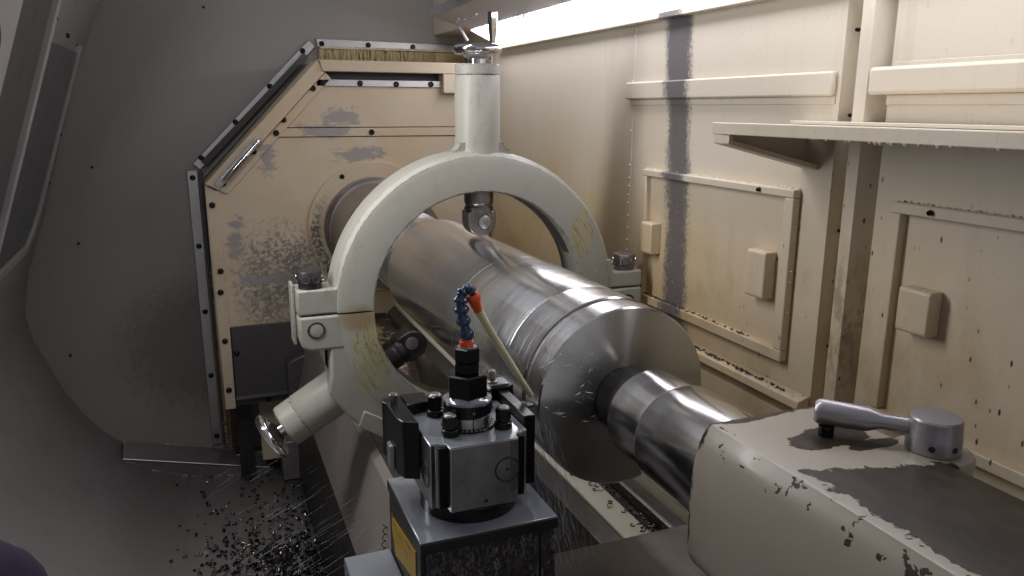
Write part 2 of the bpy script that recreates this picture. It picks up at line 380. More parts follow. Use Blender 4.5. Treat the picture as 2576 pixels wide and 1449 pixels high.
# ------------------------------------------------------------------ mesh helpers
WL = {}
def tag(o, label=None, cat=None, group=None, kind=None):
    if label: o['label'] = label
    if cat: o['category'] = cat
    if group: o['group'] = group
    if kind: o['kind'] = kind
    return o
def thing(name, loc, label, cat, group=None):
    o = bpy.data.objects.new(name, None); COL.objects.link(o); o.empty_display_size = .05
    o.location = loc; WL[o] = Vector(loc); return tag(o, label, cat, group)
def frame_of(d):
    d = Vector(d).normalized()
    a = Vector((0, 0, 1)) if abs(d.z) < .9 else Vector((0, 1, 0))
    u = d.cross(a).normalized(); v = d.cross(u).normalized()
    return d, u, v
class MB:
    def __init__(s): s.v = []; s.f = []
    def add(s, vs, fs):
        o = len(s.v); s.v += [Vector(p) for p in vs]; s.f += [tuple(o + i for i in f) for f in fs]; return s
    def box(s, x0, x1, y0, y1, z0, z1):
        vs = [(x, y, z) for z in (z0, z1) for y in (y0, y1) for x in (x0, x1)]
        return s.add(vs, [(0, 2, 3, 1), (4, 5, 7, 6), (0, 1, 5, 4), (2, 6, 7, 3), (0, 4, 6, 2), (1, 3, 7, 5)])
    def prism(s, poly, ax, a0, a1):
        """poly of 2D points: ax 'Y' -> (x,z), ax 'Z' -> (x,y), ax 'X' -> (y,z)"""
        def P(p, a): return {'Y': (p[0], a, p[1]), 'Z': (p[0], p[1], a), 'X': (a, p[0], p[1])}[ax]
        n = len(poly); vs = [P(p, a0) for p in poly] + [P(p, a1) for p in poly]
        fs = [tuple(range(n)), tuple(range(2 * n - 1, n - 1, -1))]
        fs += [(i, i + n, (i + 1) % n + n, (i + 1) % n) for i in range(n)]
        return s.add(vs, fs)
    def lathe(s, org, d, prof, seg=32, cap=True, a0=0, a1=360):
        """prof list of (t along d, radius)"""
        d, u, v = frame_of(d); org = Vector(org); full = abs(a1 - a0) >= 359.9
        k = seg if full else seg + 1; vs = []; fs = []
        for t, r in prof:
            for i in range(k):
                a = R(a0 + (a1 - a0) * i / seg); vs.append(org + d * t + (u * math.cos(a) + v * math.sin(a)) * r)
        for j in range(len(prof) - 1):
            for i in range(seg):
                i2 = (i + 1) % k
                fs.append((j * k + i, j * k + i2, (j + 1) * k + i2, (j + 1) * k + i))
        if cap:
            fs.append(tuple(range(k - 1, -1, -1))); m = (len(prof) - 1) * k; fs.append(tuple(m + i for i in range(k)))
        return s.add(vs, fs)
    def cyl(s, a, b, r, r2=None, seg=24):
        a = Vector(a); b = Vector(b); return s.lathe(a, b - a, [(0, r), ((b - a).length, r if r2 is None else r2)], seg)
    def hexp(s, org, d, r, h, rot=0, ch=.12):
        d, u, v = frame_of(d); org = Vector(org); vs = []; c = r * ch
        for t, rr in ((0, r - c * .6), (c * .5, r), (h - c * .5, r), (h, r - c)):
            for i in range(6):
                a = R(60 * i + rot); vs.append(org + d * t + (u * math.cos(a) + v * math.sin(a)) * rr)
        fs = [(5, 4, 3, 2, 1, 0), (18, 19, 20, 21, 22, 23)]
        for j in range(3):
            for i in range(6): i2 = (i + 1) % 6; fs.append((j * 6 + i, j * 6 + i2, j * 6 + 6 + i2, j * 6 + 6 + i))
        return s.add(vs, fs)
    def tube(s, pts, r, seg=10, cap=True):
        pts = [Vector(p) for p in pts]; n = len(pts); vs = []; fs = []
        t0 = (pts[1] - pts[0]).normalized(); _, u, _ = frame_of(t0)
        for i, p in enumerate(pts):
            t = (pts[min(n - 1, i + 1)] - pts[max(0, i - 1)]).normalized()
            u = (u - t * u.dot(t)).normalized(); v = t.cross(u); rr = r[i] if isinstance(r, (list, tuple)) else r
            for k in range(seg):
                a = 2 * math.pi * k / seg; vs.append(p + (u * math.cos(a) + v * math.sin(a)) * rr)
        for i in range(n - 1):
            for k in range(seg):
                k2 = (k + 1) % seg; fs.append((i * seg + k, i * seg + k2, (i + 1) * seg + k2, (i + 1) * seg + k))
        if cap: fs.append(tuple(range(seg - 1, -1, -1))); fs.append(tuple((n - 1) * seg + k for k in range(seg)))
        return s.add(vs, fs)
    def torus(s, c, d, R0, r, seg=40, ss=12, flat=1.0):
        d, u, v = frame_of(d); c = Vector(c); vs = []; fs = []
        for i in range(seg):
            a = 2 * math.pi * i / seg; e = u * math.cos(a) + v * math.sin(a)
            for k in range(ss):
                b = 2 * math.pi * k / ss; vs.append(c + e * (R0 + r * math.cos(b)) + d * (r * flat * math.sin(b)))
        for i in range(seg):
            for k in range(ss):
                i2 = (i + 1) % seg; k2 = (k + 1) % ss; fs.append((i * ss + k, i2 * ss + k, i2 * ss + k2, i * ss + k2))
        return s.add(vs, fs)
    def annulus(s, c, r0, r1, y0, y1, a0, a1, seg=64, full=False):
        """flat ring sector in an XZ plane between y0 and y1"""
        vs = []; n = seg + 1
        for y in (y0, y1):
            for r in (r0, r1):
                for i in range(n):
                    a = R(a0 + (a1 - a0) * i / seg); vs.append((c[0] + r * math.cos(a), y, c[1] + r * math.sin(a)))
        A, B, Cc, D = 0, n, 2 * n, 3 * n; fs = []
        for i in range(seg):
            j = i + 1
            fs += [(A + i, A + j, B + j, B + i), (Cc + i, D + i, D + j, Cc + j), (A + i, Cc + i, Cc + j, A + j), (B + i, B + j, D + j, D + i)]
        if not full:
            fs += [(A, B, D, Cc), (A + seg, Cc + seg, D + seg, B + seg)]
        return s.add(vs, fs)
    def build(s, name, mat, parent=None, bevel=0, segs=2, smooth=35, org=None, sub=0):
        me = bpy.data.meshes.new(name)
        lo = Vector([min(p[i] for p in s.v) for i in range(3)]); hi = Vector([max(p[i] for p in s.v) for i in range(3)])
        o_ = Vector(org) if org else Vector(((lo.x + hi.x) / 2, (lo.y + hi.y) / 2, lo.z))
        me.from_pydata([p - o_ for p in s.v], [], s.f)
        bm = bmesh.new(); bm.from_mesh(me); bmesh.ops.remove_doubles(bm, verts=bm.verts, dist=1e-6)
        bmesh.ops.recalc_face_normals(bm, faces=bm.faces); bm.to_mesh(me); bm.free()
        me.materials.append(M[mat] if isinstance(mat, str) else mat)
        for p in me.polygons: p.use_smooth = True
        me.set_sharp_from_angle(angle=R(smooth))
        o = bpy.data.objects.new(name, me); COL.objects.link(o); WL[o] = o_
        if parent is not None: o.parent = parent; o.location = o_ - WL[parent]
        else: o.location = o_
        if bevel:
            b = o.modifiers.new('bevel', 'BEVEL'); b.width = bevel; b.segments = segs; b.limit_method = 'ANGLE'; b.angle_limit = R(30)
            b.harden_normals = False
        if sub:
            q = o.modifiers.new('sub', 'SUBSURF'); q.levels = sub; q.render_levels = sub
        return o
def share(name, src, parent, world, rot=None, scale=None):
    """another object on the same mesh data, placed at a world point"""
    o = bpy.data.objects.new(name, src.data); COL.objects.link(o); WL[o] = Vector(world)
    if parent is not None: o.parent = parent; o.location = Vector(world) - WL[parent]
    else: o.location = world
    if rot: o.rotation_euler = rot
    if scale: o.scale = scale
    for m in src.modifiers:
        k = o.modifiers.new(m.name, m.type)
        if m.type == 'BEVEL': k.width = m.width; k.segments = m.segments; k.limit_method = 'ANGLE'; k.angle_limit = m.angle_limit
    return o
def structure(o): o['kind'] = 'structure'; return o
AX, AZ = .59, -.446          # spindle axis
XB = 1.067                   # rear wall plane
YS = 3.24                    # end sheet plane
YF = 2.90                    # headstock face plane

# button-head screw facing -Y and a bolt bank helper
def screw_mesh(name, r=.011, h=.008):
    m = MB(); m.lathe((0, 0, 0), (0, -1, 0), [(0, r), (h * .5, r), (h * .85, r * .82), (h, r * .55), (h * .98, r * .5), (h * .45, r * .45)], 14)
    return m
_scr = {}
def screw(parent, world, face='Y', r=.011, mat='black_oxide'):
    key = (round(r, 4), mat)
    rot = {'Y': None, 'X': (0, 0, R(-90)), 'Z': (R(-90), 0, 0)}[face]
    if key not in _scr:
        o = screw_mesh('screw', r).build('screw', mat, None, org=(0, 0, 0)); _scr[key] = o
        o.parent = parent; o.location = Vector(world) - WL[parent]; WL[o] = Vector(world)
        if rot: o.rotation_euler = rot
        return o
    return share('screw', _scr[key], parent, world, rot)

# ================================================================== SETTING
# ---- end sheet (dark grey wall beyond the headstock)
m = MB()
shell = [(-.20, .60), (-.282, .369), (-.355, .217), (-.395, .114), (-.47, -.12), (-.55, -.38), (-.63, -.60), (-.66, -.755), (-.645, -.86), (-.61, -.955),
         (-.57, -1.06), (-.524, -1.154), (-.46, -1.245), (-.387, -1.319), (-.28, -1.385), (-.15, -1.435), (.0, -1.458), (.12, -1.467), (.26, -1.47)]
poly = [(1.2, .75), (1.2, -1.6)] + [(.26, -1.6)] + [(x - .01, z) for x, z in reversed(shell)] + [(-.15, .75)]
m.prism(poly, 'Y', YS, YS + .02)
wall_end = structure(m.build('wall_end', 'sheet_grey')); 
# welded rim that follows the curved edge of the sheet
m = MB()
inner = []
for i, (x, z) in enumerate(shell):
    a = shell[max(0, i - 1)]; b = shell[min(len(shell) - 1, i + 1)]
    t = Vector((b[0] - a[0], b[1] - a[1])).normalized(); nrm = Vector((-t.y, t.x)); inner.append((x + nrm.x * .075, z + nrm.y * .075))
for i in range(len(shell) - 1):
    p0, p1, q0, q1 = shell[i], shell[i + 1], inner[i], inner[i + 1]
    m.add([(p0[0], YS - .004, p0[1]), (p1[0], YS - .004, p1[1]), (q1[0], YS - .0025, q1[1]), (q0[0], YS - .0025, q0[1]), (q0[0], YS - .001, q0[1]), (q1[0], YS - .001, q1[1])],
          [(0, 1, 2, 3), (3, 2, 5, 4)])
m.build('curved_rim', 'sheet_grey', wall_end, smooth=50)
m = MB()
for (pts, n_, y) in ((shell, 260, YS - .006), (inner, 60, YS - .003)):
    for i in range(len(pts) - 1):
        a, b = pts[i], pts[i + 1]; L = math.dist(a, b)
        for k in range(int(L / (.010 if n_ > 100 else .02))):
            if random.random() < (.78 if i < 7 else .30): continue
            f = random.random(); r = random.uniform(.0012, .0034) * (1 if n_ > 100 else .4)
            c = Vector((a[0] + (b[0] - a[0]) * f + .007, y, a[1] + (b[1] - a[1]) * f + .004))
            m.lathe(c + Vector((0, .003, 0)), (0, -1, 0), [(0, r * 1.3), (r, r), (r * 1.6, r * .4)], 6)
o = m.build('weld_bead', 'weld', wall_end); o['kind'] = 'stuff'
for (x, z) in [(-.38, -.22), (-.455, -.50), (-.53, -.93), (.05, .36), (-.12, .52)]:
    screw(wall_end, (x, YS - .001, z), 'Y', .0045)

# ---- front shell, running along the machine to the operator's side
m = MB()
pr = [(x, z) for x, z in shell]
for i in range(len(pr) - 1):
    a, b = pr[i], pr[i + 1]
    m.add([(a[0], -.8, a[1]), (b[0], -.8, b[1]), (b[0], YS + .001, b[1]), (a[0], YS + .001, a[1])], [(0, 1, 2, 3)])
shell_o = structure(m.build('wall_front', 'guard_sheet_lightened', smooth=60))
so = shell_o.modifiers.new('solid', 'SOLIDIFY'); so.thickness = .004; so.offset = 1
# ---- chip tray floor beside the bed
m = MB(); m.box(.255, .60, .2, YS, -1.485, -1.472)
structure(m.build('floor', 'tray_steel'))
# angle iron ledge along the foot of the end sheet
ledge = thing('sloping_ledge', (-.11, 3.16, -1.47), 'dark wet steel ledge sloping along the foot of the end sheet', 'ledge')
def shell_at(x):
    for (x0, z0), (x1, z1) in zip(shell[8:], shell[9:]):
        if x0 <= x <= x1: return z0 + (z1 - z0) * (x - x0) / (x1 - x0)
    return -1.47
LU0, LU1, LL1, LL0 = Vector((-.385, 3.237, -1.306)), Vector((.13, 3.237, -1.438)), Vector((.157, 3.09, -1.452)), Vector((-.377, 3.09, -1.322))
dn = Vector((0, 0, -.006))
MB().add([LU0, LU1, LL1, LL0, LU0 + dn, LU1 + dn, LL1 + dn, LL0 + dn], [(0, 1, 2, 3), (7, 6, 5, 4), (0, 4, 5, 1), (1, 5, 6, 2), (2, 6, 7, 3), (3, 7, 4, 0)]).build('ledge_plate', 'tray_steel', ledge)
MB().tube([LL0 + Vector((0, -.002, .001)), LL1 + Vector((0, -.002, .001))], .0028, 6).build('lip_edge', 'aluminium', ledge)
xs = [-.37 + .527 * k / 16 for k in range(17)]
up_ = [LL0.lerp(LL1, (x + .377) / .534) + Vector((0, .002, -.0065)) for x in xs]
m = MB()
for k in range(16):
    a, b = up_[k], up_[k + 1]; za, zb = min(shell_at(xs[k]), a.z - .001), min(shell_at(xs[k + 1]), b.z - .001)
    m.add([a, b, (xs[k + 1], 3.092, zb), (xs[k], 3.092, za)], [(0, 1, 2, 3)])
m.build('front_web', 'tray_steel', ledge)
m = MB()
for k in range(150):
    f = random.random(); r = random.uniform(.0016, .0042)
    if k % 2: c = LU0.lerp(LU1, f) + Vector((0, -.004, .001))
    else: x = -.37 + .5 * f; c = Vector((x, 3.088, shell_at(x) + .001))
    m.lathe(c, (0, -.5, 1), [(0, r), (r * .8, r * .4)], 6)
o = m.build('weld_bead', 'weld', ledge); o['kind'] = 'stuff'
m = MB().box(.20, .285, 2.97, 3.15, -1.465, -1.30)
tag(m.build('angle_block', 'tray_steel', bevel=.004), 'small dark steel block at the corner of the chip tray below the headstock', 'block')

# ---- rear wall with its pressed profile
wallb = MB()
prof = [(3.3, XB), (1.826, XB), (1.823, XB - .002), (1.817, XB - .002), (1.814, XB), (1.099, XB), (1.096, XB + .030), (1.066, XB + .032), (1.052, XB - .014), (1.024, XB - .016),
        (1.006, XB + .022), (.994, XB + .022), (.992, XB), (-.6, XB)]
zs = [-1.3, .75]
for i in range(len(prof) - 1):
    (y0, x0), (y1, x1) = prof[i], prof[i + 1]
    wallb.add([(x0, y0, zs[0]), (x1, y1, zs[0]), (x1, y1, zs[1]), (x0, y0, zs[1])], [(0, 1, 2, 3)])
wall_back = structure(wallb.build('wall_back', 'rear_wall_paint', smooth=25))
MB().box(XB - .013, XB - .0005, 1.108, 1.838, .0225, .066).build('raised_band', 'rear_wall_paint', wall_back, bevel=.004)
MB().box(XB - .003, XB - .0005, 1.108, 1.832, .008, .0225).build('band_lip', 'rear_wall_paint', wall_back, bevel=.001)
MB().box(XB - .022, XB - .0005, -.4, 1.018, .0235, .068).build('raised_band', 'rear_wall_paint', wall_back, bevel=.006)
MB().box(XB - .004, XB - .0005, -.4, .992, .007, .0235).build('band_lip', 'rear_wall_paint', wall_back, bevel=.001)
MB().box(XB - .004, XB - .0005, -.4, .985, .068, .0755).build('band_lip', 'rear_wall_paint', wall_back, bevel=.001)
m = MB()
z = .20
while z > -.50:
    m.lathe((XB, 1.82, z), (-1, 0, 0), [(0, .004), (.003, .003), (.005, .001)], 8) if random.random() < .7 else None
    z -= random.uniform(.018, .036)
o = m.build('weld_bead', 'rear_wall_paint', wall_back); o['kind'] = 'stuff'
for (y, z) in [(1.085, -.0108), (1.083, -.2184), (1.088, .135), (1.08, -.44), (1.0, -.45), (.994, .13)]:
    screw(wall_back, (XB + .0185, y, z), 'X', .0036)
# bottom ledge of the rear wall
m = MB(); m.prism([(XB - .0005, -.548), (XB - .028, -.556), (XB - .030, -.573), (XB - .0005, -.575)], 'Y', 1.10, 1.86)
m.build('foot_ledge', 'rear_wall_paint', wall_back, bevel=.002)
MB().box(XB - .010, XB - .0005, 1.10, 1.86, -.66, -.60).build('foot_band', 'rear_wall_paint', wall_back, bevel=.002)

def gunk(parent, x, z, ya, yb, n_, seed):
    g = random.Random(seed); m = MB()
    for k in range(n_):
        y = ya + (yb - ya) * g.random() ** 1.3; r = g.uniform(.0012, .0038)
        m.lathe((x + g.uniform(-.004, .004), y, z - .0008), (0, g.uniform(-.3, .3), 1), [(0, r * 1.3), (r * .5, r), (r * .9, r * .3)], 6)
    o = m.build('grime', 'dark_iron', parent); o['kind'] = 'stuff'
gunk(wall_back, XB - .016, -.5505, 1.80, 1.15, 170, 31)
# rear deck between wall and bed
m = MB(); m.box(.90, XB, .0, 3.2, -.80, -.70); 
m.box(.92, XB - .001, .0, 3.2, -.70, -.664)
structure(m.build('floor_rear_deck', 'plate_steel', bevel=.004))

# ---- lathe bed
bed = thing('lathe_bed', (.6, 1.6, -1.47), 'wet lathe bed with steel ways running under the turning shaft', 'lathe bed')
def sweep(name, pts, mat, y0=1.02, y1=3.18, **k):
    m = MB()
    for i in range(len(pts) - 1):
        a, b = pts[i], pts[i + 1]
        m.add([(a[0], y0, a[1]), (b[0], y0, b[1]), (b[0], y1, b[1]), (a[0], y1, a[1])], [(0, 1, 2, 3)])
    return m.build(name, mat, bed, **k)
MB().prism([(.264, -1.04), (.318, -.815), (.336, -.800), (.345, -.812), (.28, -1.05)], 'Y', .7, 3.1).build('flank_plate', 'plate_steel', bed, bevel=.0015)
MB().prism([(.272, -1.045), (.30, -1.02), (.30, -1.47), (.262, -1.47)], 'Y', .7, 3.18).build('bed_wall', 'dark_iron', bed)
MB().box(.338, .46, .7, 3.15, -.86, -.801).build('front_way', 'bed_iron', bed, bevel=.003)
MB().box(.46, .628, .7, 3.15, -1.30, -1.22).build('chip_channel', 'dark_iron', bed)
MB().prism([(.628, -1.3), (.628, -.787), (.654, -.763), (.70, -.764), (.70, -1.3)], 'Y', .7, 3.15).build('way_rail', 'bed_iron', bed, bevel=.002)
MB().box(.656, .709, .7, 3.10, -.7635, -.7575).build('way_strip', 'way_strip', bed, bevel=.0015)
MB().box(.701, .765, .7, 3.15, -1.3, -.795).build('chip_groove', 'dark_iron', bed)
MB().box(.7655, .775, .7, 3.15, -1.3, -.772).build('guide_rail', 'ground_steel', bed, bevel=.0015)
MB().box(.776, .835, .7, 3.15, -1.3, -.805).build('rear_channel', 'bed_iron', bed)
MB().prism([(.8355, -1.3), (.8355, -.80), (.845, -.782), (.87, -.778), (.895, -.80), (.895, -1.3)], 'Y', .7, 3.15).build('rear_ridge', 'cream_paint', bed, bevel=.002)
# ---- saddle plate in front of the ways
sad = thing('saddle', (.6, .6, -.80), 'dark oily saddle plate lying across the bed beneath the tailstock', 'saddle')
MB().box(.34, .80, .10, 1.035, -.80, -.720).build('saddle_plate', 'bed_iron', sad, bevel=.003)
MB().box(.16, .34, .10, 1.02, -.86, -.735).build('saddle_wing', 'dark_iron', sad, bevel=.004)

# ================================================================== LAMP
lamp = thing('lamp_strip', (1.0, 1.5, .23), 'glowing white strip lamp along the top of the rear wall', 'lamp')
L0, L1 = .55, 2.80
m = MB(); m.add([(.952, L0, .2755), (XB - .002, L0, .2255), (XB - .002, L1, .2255), (.952, L1, .2755)], [(0, 1, 2, 3)])
m.add([(.957, L0, .280), (XB - .002, L0, .2325), (XB - .002, L1, .2325), (.957, L1, .280)], [(3, 2, 1, 0)])
m.build('diffuser', 'lamp_diffuser', lamp)
m = MB().prism([(.952, .277), (.935, .283), (.80, .315), (.80, .345), (XB - .001, .345), (XB - .001, .235), (.958, .283)], 'Y', L0 - .02, L1 + .005)
m.build('housing', 'lamp_housing', lamp, bevel=.002)
MB().prism([(.952, .2745), (XB - .001, .2215), (XB - .001, .236), (.952, .284)], 'Y', L1 + .0055, L1 + .018).build('end_cap', 'lamp_housing', lamp, bevel=.001)
MB().box(1.038, XB - .0015, L0, L1, .2075, .2225).build('lower_lip', 'rear_wall_paint', lamp, bevel=.002)
for y in (2.28, 1.72, 1.2):
    for dy in (0, .045): MB().box(.944, .9515, y + dy, y + dy + .008, .266, .282).build('clip', 'lamp_housing', lamp)
MB().box(.936, XB - .002, 2.83, YS - .002, .29, .52).build('mounting_box', 'rear_wall_paint', lamp, bevel=.004)
MB().tube([(.90, 2.825, .31), (.915, 2.822, .285), (.93, 2.822, .262), (.945, 2.822, .24)], .006, 8).build('cable', 'lamp_housing', lamp)
m = MB()
for i in range(9): m.lathe((.84 + random.uniform(0, .06), 2.45 + random.uniform(0, .3), .306), (0, 0, -1), [(0, .012), (.006, .009), (.012, .004)], 8)
o = m.build('sealant', 'lamp_housing', lamp); o['kind'] = 'stuff'
MB().prism([(.45, .36), (.80, .33), (.80, .42), (.45, .45)], 'Y', 1.2, 2.5).build('cross_beam', 'lamp_housing', lamp, bevel=.003)

# ================================================================== SHELF
shelf = thing('splash_shelf', (.96, .8, -.12), 'cream painted steel shelf with turned lip jutting from the rear wall', 'shelf')
m = MB(); y0, y1 = -.3, 1.182
m.prism([(.858, -.0445), (.858, -.0245), (.862, -.0235), (.874, -.030), (XB - .001, -.028), (XB - .001, -.034), (.876, -.036), (.864, -.0445)], 'Y', y0, y1)
m.build('shelf_plate', 'rear_wall_paint', shelf, bevel=.0015)
MB().box(1.035, XB - .001, y0, 1.185, -.0275, -.0215).build('back_flange', 'rear_wall_paint', shelf, bevel=.001)
MB().prism([(.8615, -.0455), (.8615, -.0605), (XB - .001, -.110), (XB - .001, -.0455)], 'Y', 1.172, 1.181).build('bracket', 'rear_wall_paint', shelf, bevel=.001)
MB().prism([(.8615, -.052), (.8615, -.0612), (XB - .001, -.111), (XB - .001, -.1015)], 'Y', 1.135, 1.1715).build('bracket_flange', 'rear_wall_paint', shelf, bevel=.001)
MB().box(.8605, .8695, 1.134, 1.171, -.060, -.0455).build('bracket_lip', 'rear_wall_paint', shelf, bevel=.001)
m = MB()
y = .93
while y > .45:
    r = random.uniform(.0015, .0048)
    m.lathe((.860, y, -.0435), (0, 0, -1), [(0, r), (r * .5, r * .9), (r * 1.1, r * .35)], 8); y -= random.choice((.006, .011, .019, .034)) * random.uniform(.7, 1.3)
o = m.build('dried_drip', 'rear_wall_paint', shelf); o['kind'] = 'stuff'
screw(shelf, (1.0, 1.150, -.092), 'Z', .006)

# ================================================================== ACCESS PANELS
def access_panel(label, yl, yr, zt, zb, handles, wl=.024, wt=.0165, open_right=False):
    t = thing('access_panel', (XB, (yl + yr) / 2, zb), label, 'panel', 'access panels in the rear wall')
    MB().box(XB - .004, XB - .0008, yr + wl, yl - wl, zb + wl, zt - wt).build('door_sheet', 'rear_wall_paint', t)
    d = .019
    MB().box(XB - d, XB - .0008, yr, yl, zt - wt, zt).build('frame_rail', 'rear_wall_paint', t, bevel=.0025)
    MB().box(XB - d, XB - .0008, yr, yl, zb, zb + wl).build('frame_rail', 'rear_wall_paint', t, bevel=.0025)
    MB().box(XB - d, XB - .0008, yl - wl, yl, zb + wl, zt - wt).build('frame_stile', 'rear_wall_paint', t, bevel=.0025)
    MB().box(XB - d, XB - .0008, yr, yr + wl, zb + wl, zt - wt).build('frame_stile', 'rear_wall_paint', t, bevel=.0025)
    for (a, b, c, e) in handles:
        h = MB().prism([(XB - .004, c), (XB - .030, c), (XB - .033, c - .004), (XB - .033, e + .004), (XB - .030, e), (XB - .004, e)], 'Y', b, a).build('grip_block', 'rear_wall_paint', t, bevel=.003)
    # lumpy sealant along top rail
    m = MB(); y = yl
    while y > yr:
        r = random.uniform(.0015, .0035); m.lathe((XB - .002, y, zt - .0005), (0, 0, 1), [(-.001, r * 1.5), (r * .6, r), (r, r * .4)], 6); y -= random.uniform(.006, .014)
    z = zt - .02
    while z > zb:
        r = random.uniform(.001, .003); m.lathe((XB - .010, yr, z), (0, -1, 0), [(-.001, r * 1.5), (r * .6, r), (r, r * .4)], 6); z -= random.uniform(.008, .03)
    o = m.build('sealant', 'rear_wall_paint', t); o['kind'] = 'stuff'
    return t
p1 = access_panel('cream access panel with two grip blocks crossed by dark grime near the steady rest', 1.731, 1.172, -.1515, -.4985, [(1.700, 1.650, -.2826, -.362), (1.279, 1.222, -.2815, -.379)])
screw(p1, (XB - .019, 1.2709, -.1595), 'X', .0045); gunk(p1, XB - .012, -.4745, 1.70, 1.28, 130, 32); gunk(p1, XB - .012, -.4985 + .0245, 1.70, 1.55, 60, 33)
p2 = access_panel('cream access panel at the right edge behind the tailstock lever', .945, .30, -.148, -.5255, [(.897, .838, -.2789, -.352), (.42, .36, -.28, -.355)], wl=.021, wt=.018)
screw(p2, (XB - .019, .8665, -.157), 'X', .0045)

# ================================================================== HEADSTOCK
hs = thing('headstock_cover', (.5, 3.0, -1.2), 'worn ochre octagonal headstock cover with bolted strips behind the ring', 'machine cover')
outer = [(0.0, -1.10), (0.0, -.27), (.41, .164), (XB - .012, .164), (XB - .012, -1.10)]
ins = [(.036, -1.10), (.036, -.285), (.425, .122), (XB - .03, .122), (XB - .03, -1.10)]
# side skirt going back through the end sheet
m = MB()
for i in range(3):
    a, b = outer[i], outer[i + 1]
    m.add([(a[0], YF - .012, a[1]), (b[0], YF - .012, b[1]), (b[0], 3.3, b[1]), (a[0], 3.3, a[1])], [(0, 1, 2, 3)])
o = m.build('skirt', 'headstock_paint', hs, smooth=20); sm = o.modifiers.new('s', 'SOLIDIFY'); sm.thickness = .006; sm.offset = -1
# face plates
MB().prism([(.03, -.79), (.03, -.293), (.2285, -.107), (XB - .012, -.107), (XB - .012, -1.0), (.40, -1.0), (.40, -.79)], 'Y', YF, YF + .012).build('lower_plate', 'headstock_paint', hs, bevel=.001)
MB().prism([(.2285, -.104), (.265, -.074), (XB - .012, -.074), (XB - .012, -.104)], 'Y', YF - .005, YF + .010).build('joint_strip', 'headstock_paint', hs, bevel=.001)
MB().prism([(.265, -.071), (.436, .094), (XB - .012, .094), (XB - .012, -.071)], 'Y', YF, YF + .012).build('upper_plate', 'headstock_paint', hs, bevel=.001)
MB().box(.40, .862, YF - .008, YF + .012, .0735, .0965).build('top_strip', 'aluminium', hs, bevel=.001)
MB().box(.42, XB - .02, YF + .05, YF + .055, .08, .135).build('slot_back', 'dark_cover', hs)
MB().box(.862, .93, YF - .035, YF + .03, .052, .122).build('corner_block', 'cream_paint', hs, bevel=.003)
# raised rims
MB().prism([(.41, .163), (XB - .012, .163), (XB - .012, .123), (.42, .123)], 'Y', YF - .03, YF + .03).build('top_rim', 'headstock_paint', hs, bevel=.003)
MB().prism([(.0, -.262), (.405, .163), (.430, .122), (.045, -.285)], 'Y', YF - .022, YF + .03).build('slant_rim', 'headstock_paint', hs, bevel=.003)
MB().prism([(.046, -.287), (.432, .122), (.452, .100), (.075, -.300)], 'Y', YF - .008, YF + .011).build('slant_strip', 'headstock_paint', hs, bevel=.001)
MB().prism([(.0, -1.10), (.0, -.266), (.046, -.292), (.0425, -1.10)], 'Y', YF - .010, YF + .012).build('side_strip', 'headstock_paint', hs, bevel=.0015)
cov = MB().box(.047, .62, YF - .012, YF, -1.065, -.785).build('lower_cover', 'dark_cover', hs, bevel=.002)
MB().prism([(.23, -1.06), (.23, -.93), (.25, -.915), (.33, -.885), (.60, -.885), (.60, -1.06)], 'Y', YF - .075, YF - .013).build('raised_box', 'dark_cover', cov, bevel=.006)
MB().box(.047, .62, YF - .016, YF - .0125, -1.066, -1.052).build('cover_edge', 'dull_steel', cov)
MB().box(.0, .62, YF + .01, YF + .02, -1.098, -1.067).build('bottom_rail', 'dark_cover', hs, bevel=.002)
MB().box(.13, .27, YF + .15, YF + .17, -1.40, -1.10).build('lower_bracket', 'cream_paint', hs, bevel=.002)
MB().box(.045, .10, YF + .12, YF + .135, -1.44, -1.10).build('inner_post', 'dark_iron', hs)
for (x, z) in [(.4221, .0846), (.5554, .0838), (.6891, .0829), (.8213, .0848), (.3863, .0649), (.2786, -.0441), (.2509, -.0900), (.5921, -.0900), (.1705, -.1534),
               (.0608, -.2628), (.0197, -.3364), (.4742, -.2496), (.0288, -.5736), (.0229, -.6507), (.0236, -.8346), (.0600, -.8837), (.023, -1.024), (.1618, -1.0862), (.70, -.78), (.93, -.62)]:
    fy = YF - .010 if (x < .05 or (x < .45 and z > -.30 and abs((z + .285) - (x - .036) * 1.046) < .06)) else (YF - .005 if z < -.085 and z > -.1 else YF - .008 if z > .07 else YF)
    if x == .06: fy = YF - .012
    if z < -1.05: fy = YF + .010
    screw(hs, (x, fy, z), 'Y', .0105)
# pull handle on the slanted rim
hd = MB().prism([(.030, -.262), (.185, -.098), (.200, -.112), (.048, -.276)], 'Y', YF - .026, YF - .0225).build('handle_plate', 'aluminium', hs, bevel=.001)
MB().tube([(.190, YF - .02, -.110), (.190, YF - .045, -.112), (.186, YF - .058, -.117), (.18, YF - .061, -.124), (.075, YF - .061, -.236), (.068, YF - .058, -.243), (.064, YF - .045, -.247), (.064, YF - .02, -.247)], .0072, 10).build('pull_bar', 'chrome', hd)

def mat_worn():
    n = N('worn_casting')
    k = n.ramp(n.noise(11, 6, .7), .50, .54)
    c = n.mix(k, n.mix(n.noise(25, 4), (.075, .055, .042), (.13, .10, .08)), (.52, .43, .24))
    n.bump(n.math('ADD', k, n.math('MULTIPLY', n.noise(60, 4), .3)), .4, .002)
    M['worn_casting'] = n.out(c, .5, 0)
mat_worn()
hb_ = thing('rusty_casting', (.62, 2.6, -1.3), 'rusty brown headstock base with remnants of cream paint seen through the ring', 'casting')
MB().prism([(2.895, -.80), (2.50, -.84), (2.30, -.98), (2.30, -1.25), (2.895, -1.25)], 'X', .33, .93).build('base_casting', 'worn_casting', hb_, bevel=.02, segs=3)
MB().box(.40, .47, 2.24, 2.299, -1.2, -.90).build('base_rib', 'cream_paint', hb_, bevel=.01)
